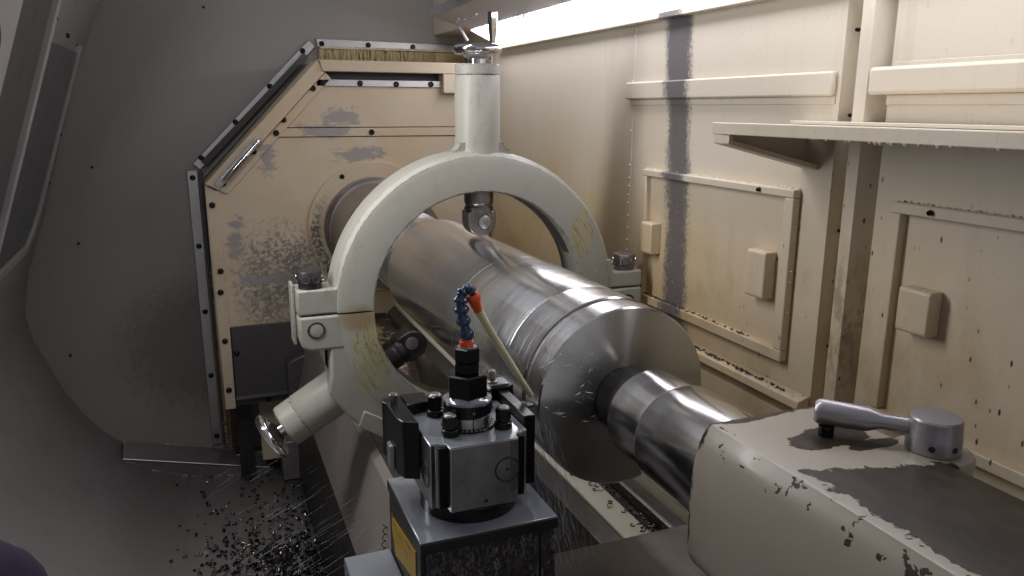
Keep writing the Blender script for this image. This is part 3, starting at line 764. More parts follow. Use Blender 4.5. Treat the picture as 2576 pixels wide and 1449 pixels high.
# frame of aluminium strips on the end sheet
fs = thing('seal_frame', (.4, YS, -1.38), 'grey bolted strip frame with bristle seal around the octagonal headstock opening', 'seal frame')
def strip(pts, name='strip', mat='aluminium', y0=YS - .016, y1=YS - .0005):
    return MB().prism(pts, 'Y', y0, y1).build(name, mat, fs, bevel=.002)
strip([(.452, .262), (XB - .002, .256), (XB - .002, .221), (.458, .227)])
strip([(-.036, -.214), (.425, .256), (.449, .231), (-.010, -.238)])
strip([(-.060, -.240), (-.021, -.240), (-.018, -1.376), (-.056, -1.376)])
strip([(.40, .205), (-.005, -.205), (.012, -.222), (.415, .190)], 'inner_lip', 'dark_cover', YS - .05, YS - .018)
for (x, z) in [(.474, .2429), (.6581, .2430), (.8418, .2410), (.3992, .2137), (.2664, .0779), (.1307, -.0579), (-.0034, -.1921), (-.0405, -.267), (-.0394, -.5343), (-.0382, -.8011), (-.0378, -1.0703), (-.0373, -1.3362)]:
    screw(fs, (x, YS - .016, z), 'Y', .0105)
def bristles(name, p0, p1, wdir, wlen, n, y, mat):
    m = MB(); p0 = Vector(p0); p1 = Vector(p1); wd = Vector(wdir)
    for i in range(n):
        f = (i + random.random()) / n; c = p0.lerp(p1, f); L = wlen * random.uniform(.8, 1.1); t = (p1 - p0).normalized()
        yy = y + random.uniform(-.014, .014); sk = random.uniform(-.008, .008); w_ = random.uniform(.0015, .004)
        a = c; b = c + wd * L + t * sk
        m.add([(a.x - t.x * w_, yy, a.y - t.y * w_), (a.x + t.x * w_, yy, a.y + t.y * w_), (b.x + t.x * w_ * .5, yy - .006, b.y + t.y * w_ * .5), (b.x - t.x * w_ * .5, yy - .006, b.y - t.y * w_ * .5),
               (a.x, yy + .004, a.y), (b.x, yy - .001, b.y)], [(0, 1, 2, 3), (1, 4, 5, 2), (4, 0, 3, 5)])
    o = m.build(name, mat, fs); o['kind'] = 'stuff'; return o
bristles('bristle_seal', (.46, .224), (XB - .01, .219), (0, -1), .05, 420, YS - .03, 'bristle')
bristles('bristle_seal', (-.018, -.62), (-.018, -1.37), (1, 0), .026, 420, YS - .03, 'bristle')
bristles('bristle_seal', (.02, -1.13), (.02, -1.42), (1, 0), .07, 200, YS - .012, 'bristle_brown')
MB().box(-.02, .62, YS - .06, YS - .02, -1.44, -1.415).build('bottom_rail', 'aluminium', fs, bevel=.002)
MB().box(-.016, -.004, YS - .046, YS - .0165, -1.37, -.24).build('brush_holder', 'dark_cover', fs, bevel=.002)
MB().box(.46, XB - .004, YS - .046, YS - .0165, .222, .232).build('brush_holder', 'cream_paint', fs, bevel=.002)

# ================================================================== SPINDLE
sp = thing('spindle', (AX, 2.8, AZ - .25), 'grey steel spindle nose in a round flange on the headstock', 'spindle')
MB().lathe((AX, YF - .0005, AZ), (0, -1, 0), [(0, .249), (.010, .249), (.012, .247), (.012, .192)], 72).build('flange_plate', 'headstock_paint', sp)
MB().lathe((AX, YF - .013, AZ), (0, -1, 0), [(0, .192), (.030, .192), (.034, .188), (.034, .182), (.044, .182), (.047, .186), (.054, .186), (.058, .182), (.058, .176)], 72).build('rim_ring', 'spindle_steel', sp, smooth=30)
MB().lathe((AX, YF - .072, AZ), (0, -1, 0), [(0, .176), (.25, .172), (.256, .166), (.256, .12)], 72).build('nose_body', 'spindle_steel', sp)
MB().lathe((AX, 2.565, AZ), (0, -1, 0), [(0, .13), (.24, .13), (.245, .12)], 48).build('centre_sleeve', 'spindle_steel', sp)
screw(sp, (.4742, YF - .0125, -.2496), 'Y', .009); screw(sp, (.41, YF - .0125, -.60), 'Y', .009)

# ================================================================== WORKPIECE
wp = thing('steel_shaft', (AX, 1.5, AZ - .15), 'large turned steel shaft spinning horizontally through the steady rest ring', 'shaft')
def sec(name, prof, mat='turned_steel', seg=128):
    return MB().lathe((AX, 0, AZ), (0, 1, 0), prof, seg).build(name, mat, wp, smooth=30, org=(AX, (prof[0][0] + prof[-1][0]) / 2, AZ))
sec('rear_section', [(1.452, .1405), (1.452, .1455), (2.02, .1455), (2.06, .142), (2.075, .133), (2.33, .12)])
sec('collar_section', [(1.392, .146), (1.393, .1458), (1.4495, .1456), (1.4515, .1435)])
sec('middle_section', [(1.146, .1484), (1.148, .1490), (1.370, .1490), (1.3915, .1462)])
sec('front_section', [(1.062, .1470), (1.0635, .1486), (1.1442, .1486), (1.1455, .1478)])
sec('groove', [(1.0515, .1445), (1.0618, .1445)], 'dull_steel')
sec('end_section', [(1.0, .1452), (1.0015, .1472), (1.049, .1472), (1.0512, .1450)])
MB().lathe((AX, 1.0, AZ), (0, -1, 0), [(.0, .145), (.0006, .144), (.0006, .052)], 128, cap=False).build('end_face', 'faced_steel', wp, org=(AX, 1.0, AZ))

# ================================================================== QUILL
ql = thing('tailstock_quill', (AX, .8, AZ - .08), 'shiny wet steel quill between the shaft end and the tailstock', 'quill')
def qs(name, prof, mat='quill_steel'):
    return MB().lathe((AX, 0, AZ), (0, 1, 0), prof, 96).build(name, mat, ql, smooth=30, org=(AX, (prof[0][0] + prof[-1][0]) / 2, AZ))
qs('centre_point', [(.93, .058), (.985, .054), (.9994, .050)], 'dark_iron')
qs('live_centre', [(.848, .069), (.849, .070), (.926, .0695), (.931, .066)])
qs('shoulder', [(.838, .0752), (.848, .0702)], 'dull_steel')
qs('barrel', [(.66, .0765), (.835, .0765), (.8378, .0752)])

# ================================================================== STEADY REST
F0, F1 = 1.667, 1.765
sr = thing('steady_rest', (AX, 1.715, -.80), 'pale grey green steady rest ring with hand wheels clamped round the shaft', 'steady rest')
RI, RO = .257, .351
def ring_profile(a0, a1, seg, name, mat):
    """swept ring sector with rounded outer edge"""
    pr = [(RI, F0 + .003), (RI + .003, F0), (RO - .022, F0), (RO - .012, F0 + .003), (RO - .004, F0 + .012), (RO, F0 + .030), (RO, F1 - .012), (RO - .012, F1), (RI, F1)]
    vs = []; fs = []; k = len(pr)
    for i in range(seg + 1):
        a = R(a0 + (a1 - a0) * i / seg)
        for r, y in pr: vs.append((AX + r * math.cos(a), y, AZ + r * math.sin(a)))
    for i in range(seg):
        for j in range(k): j2 = (j + 1) % k; fs.append((i * k + j, i * k + j2, (i + 1) * k + j2, (i + 1) * k + j))
    fs.append(tuple(range(k))); fs.append(tuple(seg * k + j for j in range(k - 1, -1, -1)))
    m = MB(); m.add(vs, fs); return m
up = ring_profile(.4, 179.6, 96, 'upper_ring', 'steady_paint').build('upper_ring', 'steady_paint', sr, smooth=28)
# ears of the upper half
MB().prism([(.166, -.4445), (.166, -.3885), (.250, -.3885), (.262, -.36), (.285, -.36), (.285, -.4445)], 'Y', F0 + .004, F1 - .012).build('upper_ear', 'steady_paint', sr, bevel=.004)
MB().prism([(1.026, -.4445), (1.026, -.404), (.943, -.404), (.937, -.37), (.905, -.37), (.905, -.4445)], 'Y', F0 + .004, F1 - .012).build('upper_ear', 'steady_paint', sr, bevel=.004)
MB().box(.158, .1655, F0 + .045, F1, -.52, -.383).build('hinge_plate', 'steady_paint', sr, bevel=.002)
# lower half: ears, ring, body, foot flange
MB().prism([(.166, -.4475), (.166, -.500), (.172, -.518), (.188, -.5265), (.30, -.5265), (.30, -.4475)], 'Y', F0 + .002, F1 - .010).build('lower_ear', 'steady_paint', sr, bevel=.006, segs=3)
MB().prism([(1.026, -.4475), (1.026, -.500), (1.020, -.518), (1.004, -.5265), (.88, -.5265), (.88, -.4475)], 'Y', F0 + .002, F1 - .010).build('lower_ear', 'steady_paint', sr, bevel=.006, segs=3)
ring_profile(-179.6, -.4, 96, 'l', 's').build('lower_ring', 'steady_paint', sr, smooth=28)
body = [(.229, -.50), (.229, -.66), (.27, -.70), (.40, -.775), (.78, -.775), (.91, -.70), (.951, -.66), (.951, -.50)]
arc = [(AX + (RI + .004) * math.cos(R(a)), AZ + (RI + .004) * math.sin(R(a))) for a in range(-12, -169, -6)]
MB().prism(body + arc, 'Y', F0 + .028, F1 - .004).build('lower_body', 'steady_paint', sr, bevel=.012, segs=3)
MB().prism([(.229, -.48), (.229, -.585), (.222, -.63), (.262, -.690), (.285, -.716), (.375, -.778), (.415, -.745), (.400, -.690), (.345, -.60), (.33, -.48)], 'Y', F0 + .0035, F1 - .006).build('side_rib', 'steady_paint', sr, bevel=.008, segs=3)
MB().prism([(.300, -.680), (.405, -.742), (.775, -.742), (.880, -.680), (.895, -.716), (.790, -.790), (.390, -.790), (.285, -.718)], 'Y', F0 + .001, F1 - .002).build('foot_flange', 'steady_paint', sr, bevel=.004, segs=2)
MB().box(.39, .79, F0 + .01, F1 + .01, -.8005, -.7895).build('foot_pad', 'dark_iron', sr)
MB().box(.63, .73, F0 - .05, F0 - .0125, -.7570, -.705).build('clamp_foot', 'steady_paint', sr, bevel=.005)
# column and its spindle drive
YC = 1.715; XC = .5965
MB().lathe((XC + .0045, YC + .013, -.135), (0, 0, 1), [(0, .056), (.030, .0545), (.040, .0530), (.05, .0525), (.204, .0525), (.2065, .0510)], 48).build('column', 'steady_paint', sr, smooth=40)
MB().lathe((XC + .0045, YC + .013, .0722), (0, 0, 1), [(0, .0500), (.0015, .0512), (.0215, .0512), (.024, .0495), (.024, .02)], 48).build('column_cap', 'steady_paint', sr, smooth=30)
MB().lathe((XC, YC, .0955), (0, 0, 1), [(0, .0195), (.018, .0195)], 32).build('drive_sleeve', 'chrome', sr)
def handwheel(c, d, r, handle=None):
    c = Vector(c); d = Vector(d).normalized()
    hw = MB().lathe(c, d, [(-.016, .018), (-.010, .030), (-.002, .036), (.004, .030), (.006, .012)], 36).build('hand_wheel', 'chrome', sr, smooth=40)
    MB().torus(c + d * .006, d, r - .010, .0115, 48, 12, .95).build('rim', 'chrome', hw)
    MB().lathe(c + d * .003, d, [(0, r - .012), (.003, r - .012)], 40).build('web', 'chrome', hw)
    if handle:
        hp = Vector(handle)
        g = MB().lathe(hp, d, [(0, .006), (.014, .006), (.016, .0075), (.020, .0078), (.052, .0108), (.056, .0118), (.081, .0118), (.083, .0105)], 6).build('crank_handle', 'chrome', hw, smooth=20)
    return hw
handwheel((XC, YC, .122), (0, 0, 1), .0545, (XC + .036, YC - .005, .128))
MB().cyl((XC + .034, YC, .0965), (XC + .034, YC, .120), .0035).build('lock_pin', 'chrome', sr)
fil = []
for sgn in (-1, 1):
    c0 = XC + .0045 + sgn * .0525; pts = [(c0 - sgn * .02, -.078), (c0, -.078)]
    for q in range(7):
        a = math.pi / 2 * q / 6; pts.append((c0 + sgn * .018 * (1 - math.cos(a)), -.078 - .018 * math.sin(a)))
    pts += [(c0 + sgn * .018, -.116), (c0 - sgn * .02, -.116)]
    MB().prism(pts, 'Y', F0 + .028, F1 - .03).build('fillet', 'steady_paint', sr, smooth=40)
# top plunger hanging inside the ring
def plunger(tip, d, L, dark=False):
    """round bar with a flattened fork end; tip is the rounded end, d points towards the tip"""
    d = Vector(d).normalized(); tip = Vector(tip); mt = 'dark_iron' if dark else 'dull_steel'
    pl = MB().lathe(tip - d * L, d, [(0, .0345), (L - .078, .0345), (L - .074, .032), (L - .070, .032), (L - .068, .0345), (L - .055, .0345)], 40).build('plunger', mt, sr, smooth=30)
    # fork: stadium outline, thinner front to back
    side = Vector((0, 1, 0)).cross(d).normalized(); pts = []
    base = tip - d * .060
    for s_, t in ((-1, 0), (1, 0)): pts.append(base + side * s_ * .034)
    cc = tip - d * .034
    vs = [base - side * .034] + [cc + (side * -math.cos(a) + d * math.sin(a)) * .034 for a in [math.pi * i / 16 for i in range(17)]] + [base + side * .034]
    m = MB(); n = len(vs); m.add([v_ + Vector((0, -.026, 0)) for v_ in vs] + [v_ + Vector((0, .026, 0)) for v_ in vs],
        [tuple(range(n)), tuple(range(2 * n - 1, n - 1, -1))] + [(i, i + n, (i + 1) % n + n, (i + 1) % n) for i in range(n)])
    fk = m.build('fork', mt, pl, bevel=.003)
    MB().lathe(cc + Vector((0, -.0262, 0)) + side * (-.006), (0, -1, 0), [(0, .0155), (.0015, .0155), (.002, .0145), (.002, 0.0005)], 28).build('roller_pin', 'ground_steel', fk, smooth=30)
    m = MB().torus(cc + Vector((0, -.0264, 0)) + side * (-.006), (0, 1, 0), .0162, .0008, 32, 6).build('pin_seam', 'rubber_black', fk)
    MB().prism([(0, 0)], 'Y', 0, 0) if False else None
    return pl
plunger((XC + .002, YC, -.2955), (0, 0, -1), .145)
ang = R(210.6); dv = Vector((math.cos(ang), 0, math.sin(ang)))
plunger(Vector((AX, YC, AZ)) + dv * .158, -dv, .15, True)
dv3 = Vector((math.cos(R(-29.5)), 0, math.sin(R(-29.5))))
plunger(Vector((AX, YC, AZ)) + dv3 * .205, -dv3, .10, True)
# arm of the lower plungers
ctr = Vector((AX, YC + .016, AZ))
for dvv, vis in ((dv, True), (dv3, False)):
    MB().lathe(ctr + dvv * .30, dvv, [(0, .062), (.05, .057), (.10, .0535), (.190, .0525), (.1925, .0508)], 48).build('arm', 'steady_paint', sr, smooth=40)
    MB().lathe(ctr + dvv * .4926, dvv, [(0, .0500), (.002, .0515), (.040, .0510), (.043, .049), (.043, .02)], 48).build('arm_cap', 'steady_paint', sr, smooth=30)
    MB().lathe(ctr + dvv * .5355, dvv, [(0, .0165), (.022, .0165)], 28).build('drive_sleeve', 'chrome', sr)
    if vis: handwheel(ctr + dvv * .566, dvv, .056)
# clamp knobs with holes round the rim
def knob(x, z, mat):
    c = Vector((x, F0 + .035, z))
    k = MB().lathe(c, (0, 0, 1), [(0, .0255), (.0115, .0255), (.013, .0285), (.036, .0285), (.040, .0265), (.041, .020)], 40).build('clamp_knob', mat, sr, smooth=30)
    for i in range(8):
        a = R(i * 45 + 22 - 90); e = Vector((math.cos(a), math.sin(a), 0))
        MB().lathe(c + e * .0268 + Vector((0, 0, .0235)), e, [(0, .0088), (.0022, .0088), (.0022, .0072), (.0, .0066), (-.003, .004)], 14).build('grip_hole', 'chrome' if i % 2 else 'dull_steel', k)
    return k
knob(.1985, -.3888, 'dark_iron'); knob(.989, -.4038, 'dull_steel')
for (x, z, r) in ((.203, -.479, .0175), (.985, -.483, .0175)):
    MB().torus((x, F0 + .0018, z), (0, 1, 0), r, .0018, 36, 6).build('plug_seam', 'rubber_black', sr)
    MB().lathe((x, F0 + .0025, z), (0, -1, 0), [(0, r - .002), (.0012, r - .002), (.0016, r - .004)], 28).build('plug', 'steady_paint', sr)
# oil groove window on the inside of the ring
MB().annulus((AX, AZ), RI - .0015, RI + .004, F0 + .030, F0 + .062, 22, 66, 40).build('liner', 'dark_cover', sr)

# ================================================================== TOOL POST
TX, TY, TZ = .307, .930, -.420
tp = thing('tool_post', (TX, TY, -.53), 'square steel tool post with black hex nuts, wet with coolant', 'tool post')
Y0, Y1 = .8625, .997
blk = [(.240, Y1), (.240, .881), (.2475, .8835), (.2515, .8775), (.2575, .8775), (.2605, .873), (.2612, Y0), (.3538, Y0), (.3545, .873), (.3575, .8775), (.3635, .8775), (.3675, .8835), (.3742, .8836), (.3742, Y1)]
MB().prism(blk, 'Z', -.509, TZ).build('block', 'ground_steel', tp, bevel=.001)
MB().prism([(x * .995 + .307 * .005, y) if False else (x, y) for x, y in blk], 'Z', TZ + .0002, TZ + .0014).build('coolant_layer', 'coolant_film', tp, bevel=.0006)
m = MB()
for s_, (xa, xb) in ((0, (.2485, .2600)), (1, (.3552, .3665))):
    MB().box(xa, xb, .8712, .8765, -.506, TZ - .001).build('corner_key', 'black_oxide', tp, bevel=.0008)
MB().lathe((TX, TY, -.5305), (0, 0, 1), [(0, .067), (.018, .067), (.0215, .064)], 64).build('round_base', 'black_oxide', tp)
MB().torus((.3385, Y0 - .0003, -.461), (0, 1, 0), .0165, .0011, 40, 6).build('ring_groove', 'rubber_black', tp)
MB().lathe((.3385, Y0 + .0005, -.461), (0, -1, 0), [(0, .0022), (.0008, .0022)], 12).build('drill_hole', 'rubber_black', tp)
MB().lathe((.309, Y0 + .0005, -.5005), (0, -1, 0), [(0, .0026), (.0008, .0026)], 12).build('drill_hole', 'rubber_black', tp)
MB().torus((.2397, .905, -.470), (1, 0, 0), .0165, .0009, 40, 6).build('ring_groove', 'rubber_black', tp)
MB().box(.3425, .3535, Y0 - .0006, Y0 + .002, -.4925, TZ - .0015).build('wear_strip', 'dull_steel', tp)
# centre stack
def ringp(name, z0, z1, r, mat, seg=56, ch=.0008):
    return MB().lathe((TX, TY, z0), (0, 0, 1), [(0, r - ch), (ch, r), (z1 - z0 - ch, r), (z1 - z0, r - ch)], seg).build(name, mat, tp, smooth=30)
dial = ringp('dial_ring', TZ + .0015, TZ + .0042, .0365, 'black_oxide')
for i in range(36):
    a = R(i * 10); e = Vector((math.cos(a), math.sin(a), 0)); p = Vector((TX, TY, TZ + .0043)); q = e.cross(Vector((0, 0, 1)))
    m = MB(); w_ = .0011
    vs = [p + e * .0325 - q * w_, p + e * .0325 + q * w_, p + e * .0362 + q * w_, p + e * .0362 - q * w_]
    m.add(vs + [v_ + Vector((0, 0, .0006)) for v_ in vs], [(0, 1, 2, 3), (7, 6, 5, 4), (0, 4, 5, 1), (1, 5, 6, 2), (2, 6, 7, 3), (3, 7, 4, 0)])
    m.build('dial_mark', 'ground_steel', dial)
ringp('steel_collar', TZ + .0043, -.4005, .0315, 'ground_steel')
MB().box(TX - .0035, TX - .0023, TY - .0322, TY - .029, TZ + .005, -.4008).build('collar_slot', 'rubber_black', tp)
ringp('black_collar', -.4003, -.3835, .0325, 'black_oxide')
MB().lathe((TX - .002, TY - .0322, -.392), (0, -1, 0), [(0, .0024), (.0006, .0024), (.0006, .0014)], 14).build('set_screw', 'dull_steel', tp)
MB().lathe((TX, TY, -.3833), (0, 0, 1), [(0, .0325), (.003, .0325), (.0045, .029), (.0055, .0275), (.007, .0265), (.0085, .025)], 56).build('dished_washer', 'coolant_film', tp, smooth=50)
MB().hexp((TX, TY, -.376), (0, 0, 1), .0290, .031, 15, .10).build('large_nut', 'black_oxide', tp, smooth=20)
MB().hexp((TX, TY, -.3449), (0, 0, 1), .0182, .016, 8).build('middle_nut', 'black_oxide', tp, smooth=20)
MB().hexp((TX, TY, -.3286), (0, 0, 1), .0186, .0195, 12).build('top_nut', 'black_oxide', tp, smooth=20)
MB().lathe((TX, TY, -.3094), (0, 0, 1), [(0, .013), (.0008, .0128), (.0012, .008)], 32).build('coolant_puddle', 'coolant_film', tp)
# clamp bolts
for (x, y, h) in ((.2740, .9740, .031), (.2740, .9030, .028), (.3475, .9015, .029), (.3475, .9760, .031)):
    b = MB().lathe((x, y, TZ + .0012), (0, 0, 1), [(0, .0122), (.002, .0122), (.0085, .0118), (.0095, .0105)], 28).build('clamp_bolt', 'black_oxide', tp, smooth=30)
    MB().hexp((x, y, TZ + .0107), (0, 0, 1), .0106, h - .010, random.uniform(0, 50), .25).build('hex_head', 'black_oxide', b, smooth=20)
    MB().lathe((x, y, TZ + h + .0005), (0, 0, 1), [(0, .0085), (.002, .0070), (.0024, .004)], 20).build('rounded_end', 'dull_steel', b, smooth=50)
# left holder
hl = thing('tool_holder', (.225, .97, -.48), 'black tool holder hooked on the left side of the tool post', 'tool holder')
MB().prism([(.2375, .925), (.2375, 1.03), (.2115, 1.03), (.208, 1.018), (.213, 1.008), (.213, .955), (.218, .935)], 'Z', -.487, -.405).build('holder_body', 'black_oxide', hl, bevel=.0015)
MB().prism([(.2375, .985), (.272, .992), (.272, 1.028), (.2375, 1.03)], 'Z', -.432, -.403).build('holder_lug', 'black_oxide', hl, bevel=.0015)
MB().lathe((.2235, 1.012, -.405), (0, 0, 1), [(0, .0065), (.010, .0065), (.012, .005)], 18).build('height_screw', 'dull_steel', hl)
MB().prism([(.2129, .965), (.2060, .968), (.2060, .985), (.2129, .99)], 'Z', -.487, -.452).build('holder_foot', 'coolant_film', hl, bevel=.002)
# rear right holder with the cutting tool
hr = thing('tool_holder', (.38, 1.0, -.48), 'black tool holder with cutting bar reaching towards the shaft end', 'tool holder')
MB().prism([(.342, 1.0), (.342, 1.05), (.400, 1.05), (.4045, 1.042), (.4045, 1.005), (.395, 1.0)], 'Z', -.492, -.400).build('holder_body', 'black_oxide', hr, bevel=.002)
MB().box(.3755, .392, .895, .9995, -.506, -.405).build('holder_jaw', 'black_oxide', hr, bevel=.0015)
MB().prism([(.350, 1.002), (.350, 1.03), (.396, 1.03), (.396, 1.002)], 'Z', -.3998, -.3965).build('coolant_layer', 'coolant_film', hr, bevel=.001)
for (x, y) in ((.372, 1.012), (.355, 1.035)):
    b = MB().lathe((x, y, -.3963), (0, 0, 1), [(0, .0085), (.003, .0085), (.004, .0062), (.016, .0062), (.019, .0048), (.0195, .002)], 18).build('clamp_screw', 'dull_steel', hr, smooth=30)
tb = MB().prism([(.4048, 1.008), (.4048, 1.045), (.425, 1.045), (.432, 1.040), (.436, 1.020), (.430, 1.008)], 'Z', -.475, -.446).build('cutting_bar', 'dull_steel', hr, bevel=.002)
for (x, y) in ((.412, 1.018), (.424, 1.018), (.418, 1.034)):
    MB().lathe((x, y, -.4458), (0, 0, 1), [(0, .007), (.006, .0065), (.009, .004)], 14).build('clamp_claw', 'dull_steel', tb, smooth=50)
MB().prism([(.430, 1.010), (.4415, 1.013), (.437, 1.026), (.4305, 1.022)], 'Z', -.4455, -.441).build('insert', 'ground_steel', tb, bevel=.0005)

# ---- coolant hose
ch = thing('coolant_hose', (TX, TY, -.308), 'blue segmented coolant hose with orange fittings and ivory nozzle above the tool post', 'hose')
MB().hexp((TX - .001, TY, -.3085), (0, 0, 1), .0100, .0075, 20).build('base_fitting', 'orange_plastic', ch)
MB().lathe((TX - .001, TY, -.301), (.02, 0, 1), [(0, .0080), (.003, .0086), (.006, .0080), (.009, .0060)], 24).build('base_cone', 'orange_plastic', ch, smooth=50)
seg_pts = [(.3080, .930, -.2965), (.3030, .930, -.2765), (.2995, .929, -.2600), (.2980, .928, -.2460), (.2990, .927, -.2350), (.3050, .928, -.2290), (.3115, .929, -.2315), (.3155, .930, -.2385)]
for i in range(len(seg_pts) - 1):
    a = Vector(seg_pts[i]); b = Vector(seg_pts[i + 1]); L = (b - a).length; s_ = 1.05 if i < 4 else .82
    MB().lathe(a, b - a, [(-.0005, .0090 * s_), (.0015, .0098 * s_), (L * .28, .0098 * s_), (L * .42, .0082 * s_), (L * .75, .0058 * s_), (L + .001, .0062 * s_), (L + .0025, .0045 * s_)], 24).build('hose_segment', 'blue_plastic', ch, smooth=55)
n0 = Vector((.3150, .929, -.2385)); n1 = Vector((.3235, .932, -.2625)); n2 = Vector((.418, .972, -.4085))
MB().lathe(n0, n1 - n0, [(0, .0080), (.004, .0098), (.010, .0085), ((n1 - n0).length * .85, .0062), ((n1 - n0).length, .0060)], 24).build('nozzle_fitting', 'orange_plastic', ch, smooth=50)
MB().tube([n1 - (n1 - n0) * .1, n1.lerp(n2, .3) + Vector((-.0015, 0, .001)), n1.lerp(n2, .65) + Vector((-.0015, 0, .001)), n2], [.0058, .0055, .0050, .0044], 16).build('nozzle_tube', 'ivory_tube', ch)

# ---- top slide under the tool post
ts = thing('top_slide', (.307, .93, -.80), 'dark top slide with coolant flooded plate carrying the tool post', 'machine slide')
MB().box(.2135, .4035, .8405, 1.0285, -.5475, -.5320).build('top_plate', 'dark_iron', ts, bevel=.0015)
MB().box(.2145, .4025, .8415, 1.0275, -.5318, -.5304).build('coolant_layer', 'coolant_film', ts, bevel=.0006)
MB().prism([(.2150, .8470), (.4010, .8470), (.4010, 1.024), (.2150, 1.024)], 'Z', -.80, -.5477).build('slide_body', 'dark_iron', ts, bevel=.002)
MB().prism([(.8465, -.5485), (.8465, -.72), (.8300, -.72), (.8445, -.5485)], 'X', .222, .376).build('wet_front', 'wet_cascade', ts, bevel=.001)
MB().prism([(.8465, -.5485), (.8465, -.72), (.8350, -.72), (.8455, -.5485)], 'X', .380, .400).build('wet_edge', 'wet_cascade', ts, bevel=.001)
MB().prism([(1.003, -.571), (.998, -.577), (.868, -.557), (.868, -.600), (.985, -.630), (1.003, -.600)], 'X', .2135, .2148).build('warning_label', 'label_yellow', ts)
lw = MB().box(.145, .2140, .87, 1.022, -.700, -.640).build('side_ledge', 'coolant_film', ts, bevel=.002)

# ================================================================== TAILSTOCK
tk = thing('tailstock', (.597, .3, -.72), 'cream tailstock body with peeling paint in the right foreground', 'tailstock')
def rounded(pts_r, n=6):
    """polygon with a radius per corner"""
    out = []; k = len(pts_r)
    for i in range(k):
        p = Vector(pts_r[i][:2]); r = pts_r[i][2]; a = Vector(pts_r[i - 1][:2]); b = Vector(pts_r[(i + 1) % k][:2])
        if r <= 0: out.append(tuple(p)); continue
        da = (a - p).normalized(); db = (b - p).normalized(); half = math.acos(max(-1, min(1, da.dot(db)))) / 2
        L = r / math.tan(half); c = p + (da + db).normalized() * (r / math.sin(half)); s = p + da * L; e = p + db * L
        a0 = math.atan2(s.y - c.y, s.x - c.x); a1 = math.atan2(e.y - c.y, e.x - c.x); dlt = (a1 - a0 + math.pi) % (2 * math.pi) - math.pi
        out += [(c.x + r * math.cos(a0 + dlt * j / n), c.y + r * math.sin(a0 + dlt * j / n)) for j in range(n + 1)]
    return out
sect = rounded([(.5005, -.540, .03), (.4995, -.445, 0)] + [(.4995 + .026 * (1 - math.cos(R(t))), -.445 + .0885 * math.sin(R(t)), 0) for t in (10, 20, 30, 40, 50, 60, 68, 75)] + [(.5215, -.3555, 0), (.5260, -.355, 0), (.6950, -.355, .012), (.6950, -.540, .03)], 8)
m = MB(); k = len(sect); ys = [.692, .6905, .687, .682, .60, .45, .30, .10, -.35]; inset = [.0055, .0028, .0008, 0, 0, 0, 0, 0, 0]
cx_, cz_ = .597, -.447; vs = []; fs_ = []
for y, q in zip(ys, inset):
    for x, z in sect: 
        d_ = Vector((x - cx_, z - cz_)); L = d_.length; vs.append((cx_ + d_.x * (1 - q / L), y, cz_ + d_.y * (1 - q / L)))
for j in range(len(ys) - 1):
    for i in range(k): i2 = (i + 1) % k; fs_.append((j * k + i, j * k + i2, (j + 1) * k + i2, (j + 1) * k + i))
fs_ += [tuple(range(k)), tuple((len(ys) - 1) * k + i for i in range(k - 1, -1, -1))]
m.add(vs, fs_); m.build('tailstock_body', 'tailstock_paint', tk, smooth=40)
MB().box(.54, .655, -.30, .60, -.72, -.5405).build('pedestal', 'dark_iron', tk)
MB().box(.530, .650, .6925, .700, -.51, -.385).build('front_seal', 'rubber_black', tk, bevel=.002)
MB().lathe((.703, .543, -.42), (0, 0, 1), [(0, .041), (.062, .041), (.0645, .039), (.0648, .02)], 48).build('lever_boss', 'tailstock_paint', tk, smooth=40)
lv = MB().lathe((.703, .543, -.3548), (0, 0, 1), [(0, .0268), (.001, .0274), (.017, .0274), (.018, .0271), (.0355, .0256), (.0375, .0243), (.0375, .01)], 56).build('clamp_lever', 'lever_silver', tk, smooth=25)
ha = Vector((.703, .543, -.3325)); hb = Vector((.6180, .6240, -.3295)); hd_ = (hb - ha).normalized()
La = (hb - ha).length
MB().lathe(ha, hd_, [(.020, .0086), (.052, .0086), (.066, .0138), (La - .004, .0146), (La, .0134), (La + .003, .0105), (La + .0032, .004)], 28).build('lever_handle', 'lever_silver', lv, smooth=30)
MB().lathe((.703 - .0015, .543 - .0270, -.345), (-.02, -1, 0), [(0, .0034), (.0008, .0034), (.0008, .0024)], 14).build('set_screw', 'rubber_black', lv)
e_ = Vector((-.80, -.60, 0)).normalized()
MB().lathe(Vector((.703, .543, -.345)) + e_ * .0268, e_, [(0, .0034), (.0008, .0034), (.0008, .0024)], 14).build('set_screw', 'rubber_black', lv)
MB().lathe((.6225, .6130, -.3556), (0, 0, 1), [(0, .0085), (.0122, .0085), (.0128, .0078), (.0128, .0052), (.006, .0048)], 24).build('socket_screw', 'black_oxide', tk, smooth=30)
# grey guard plate behind the tailstock
MB().box(.76, 1.03, .02, .50, -.50, -.418).build('x', 'plate_steel', None, bevel=.003).name = 'rear_guard'
tag(bpy.data.objects['rear_guard'], 'brown grey guard plate behind the tailstock at the right edge', 'guard plate')

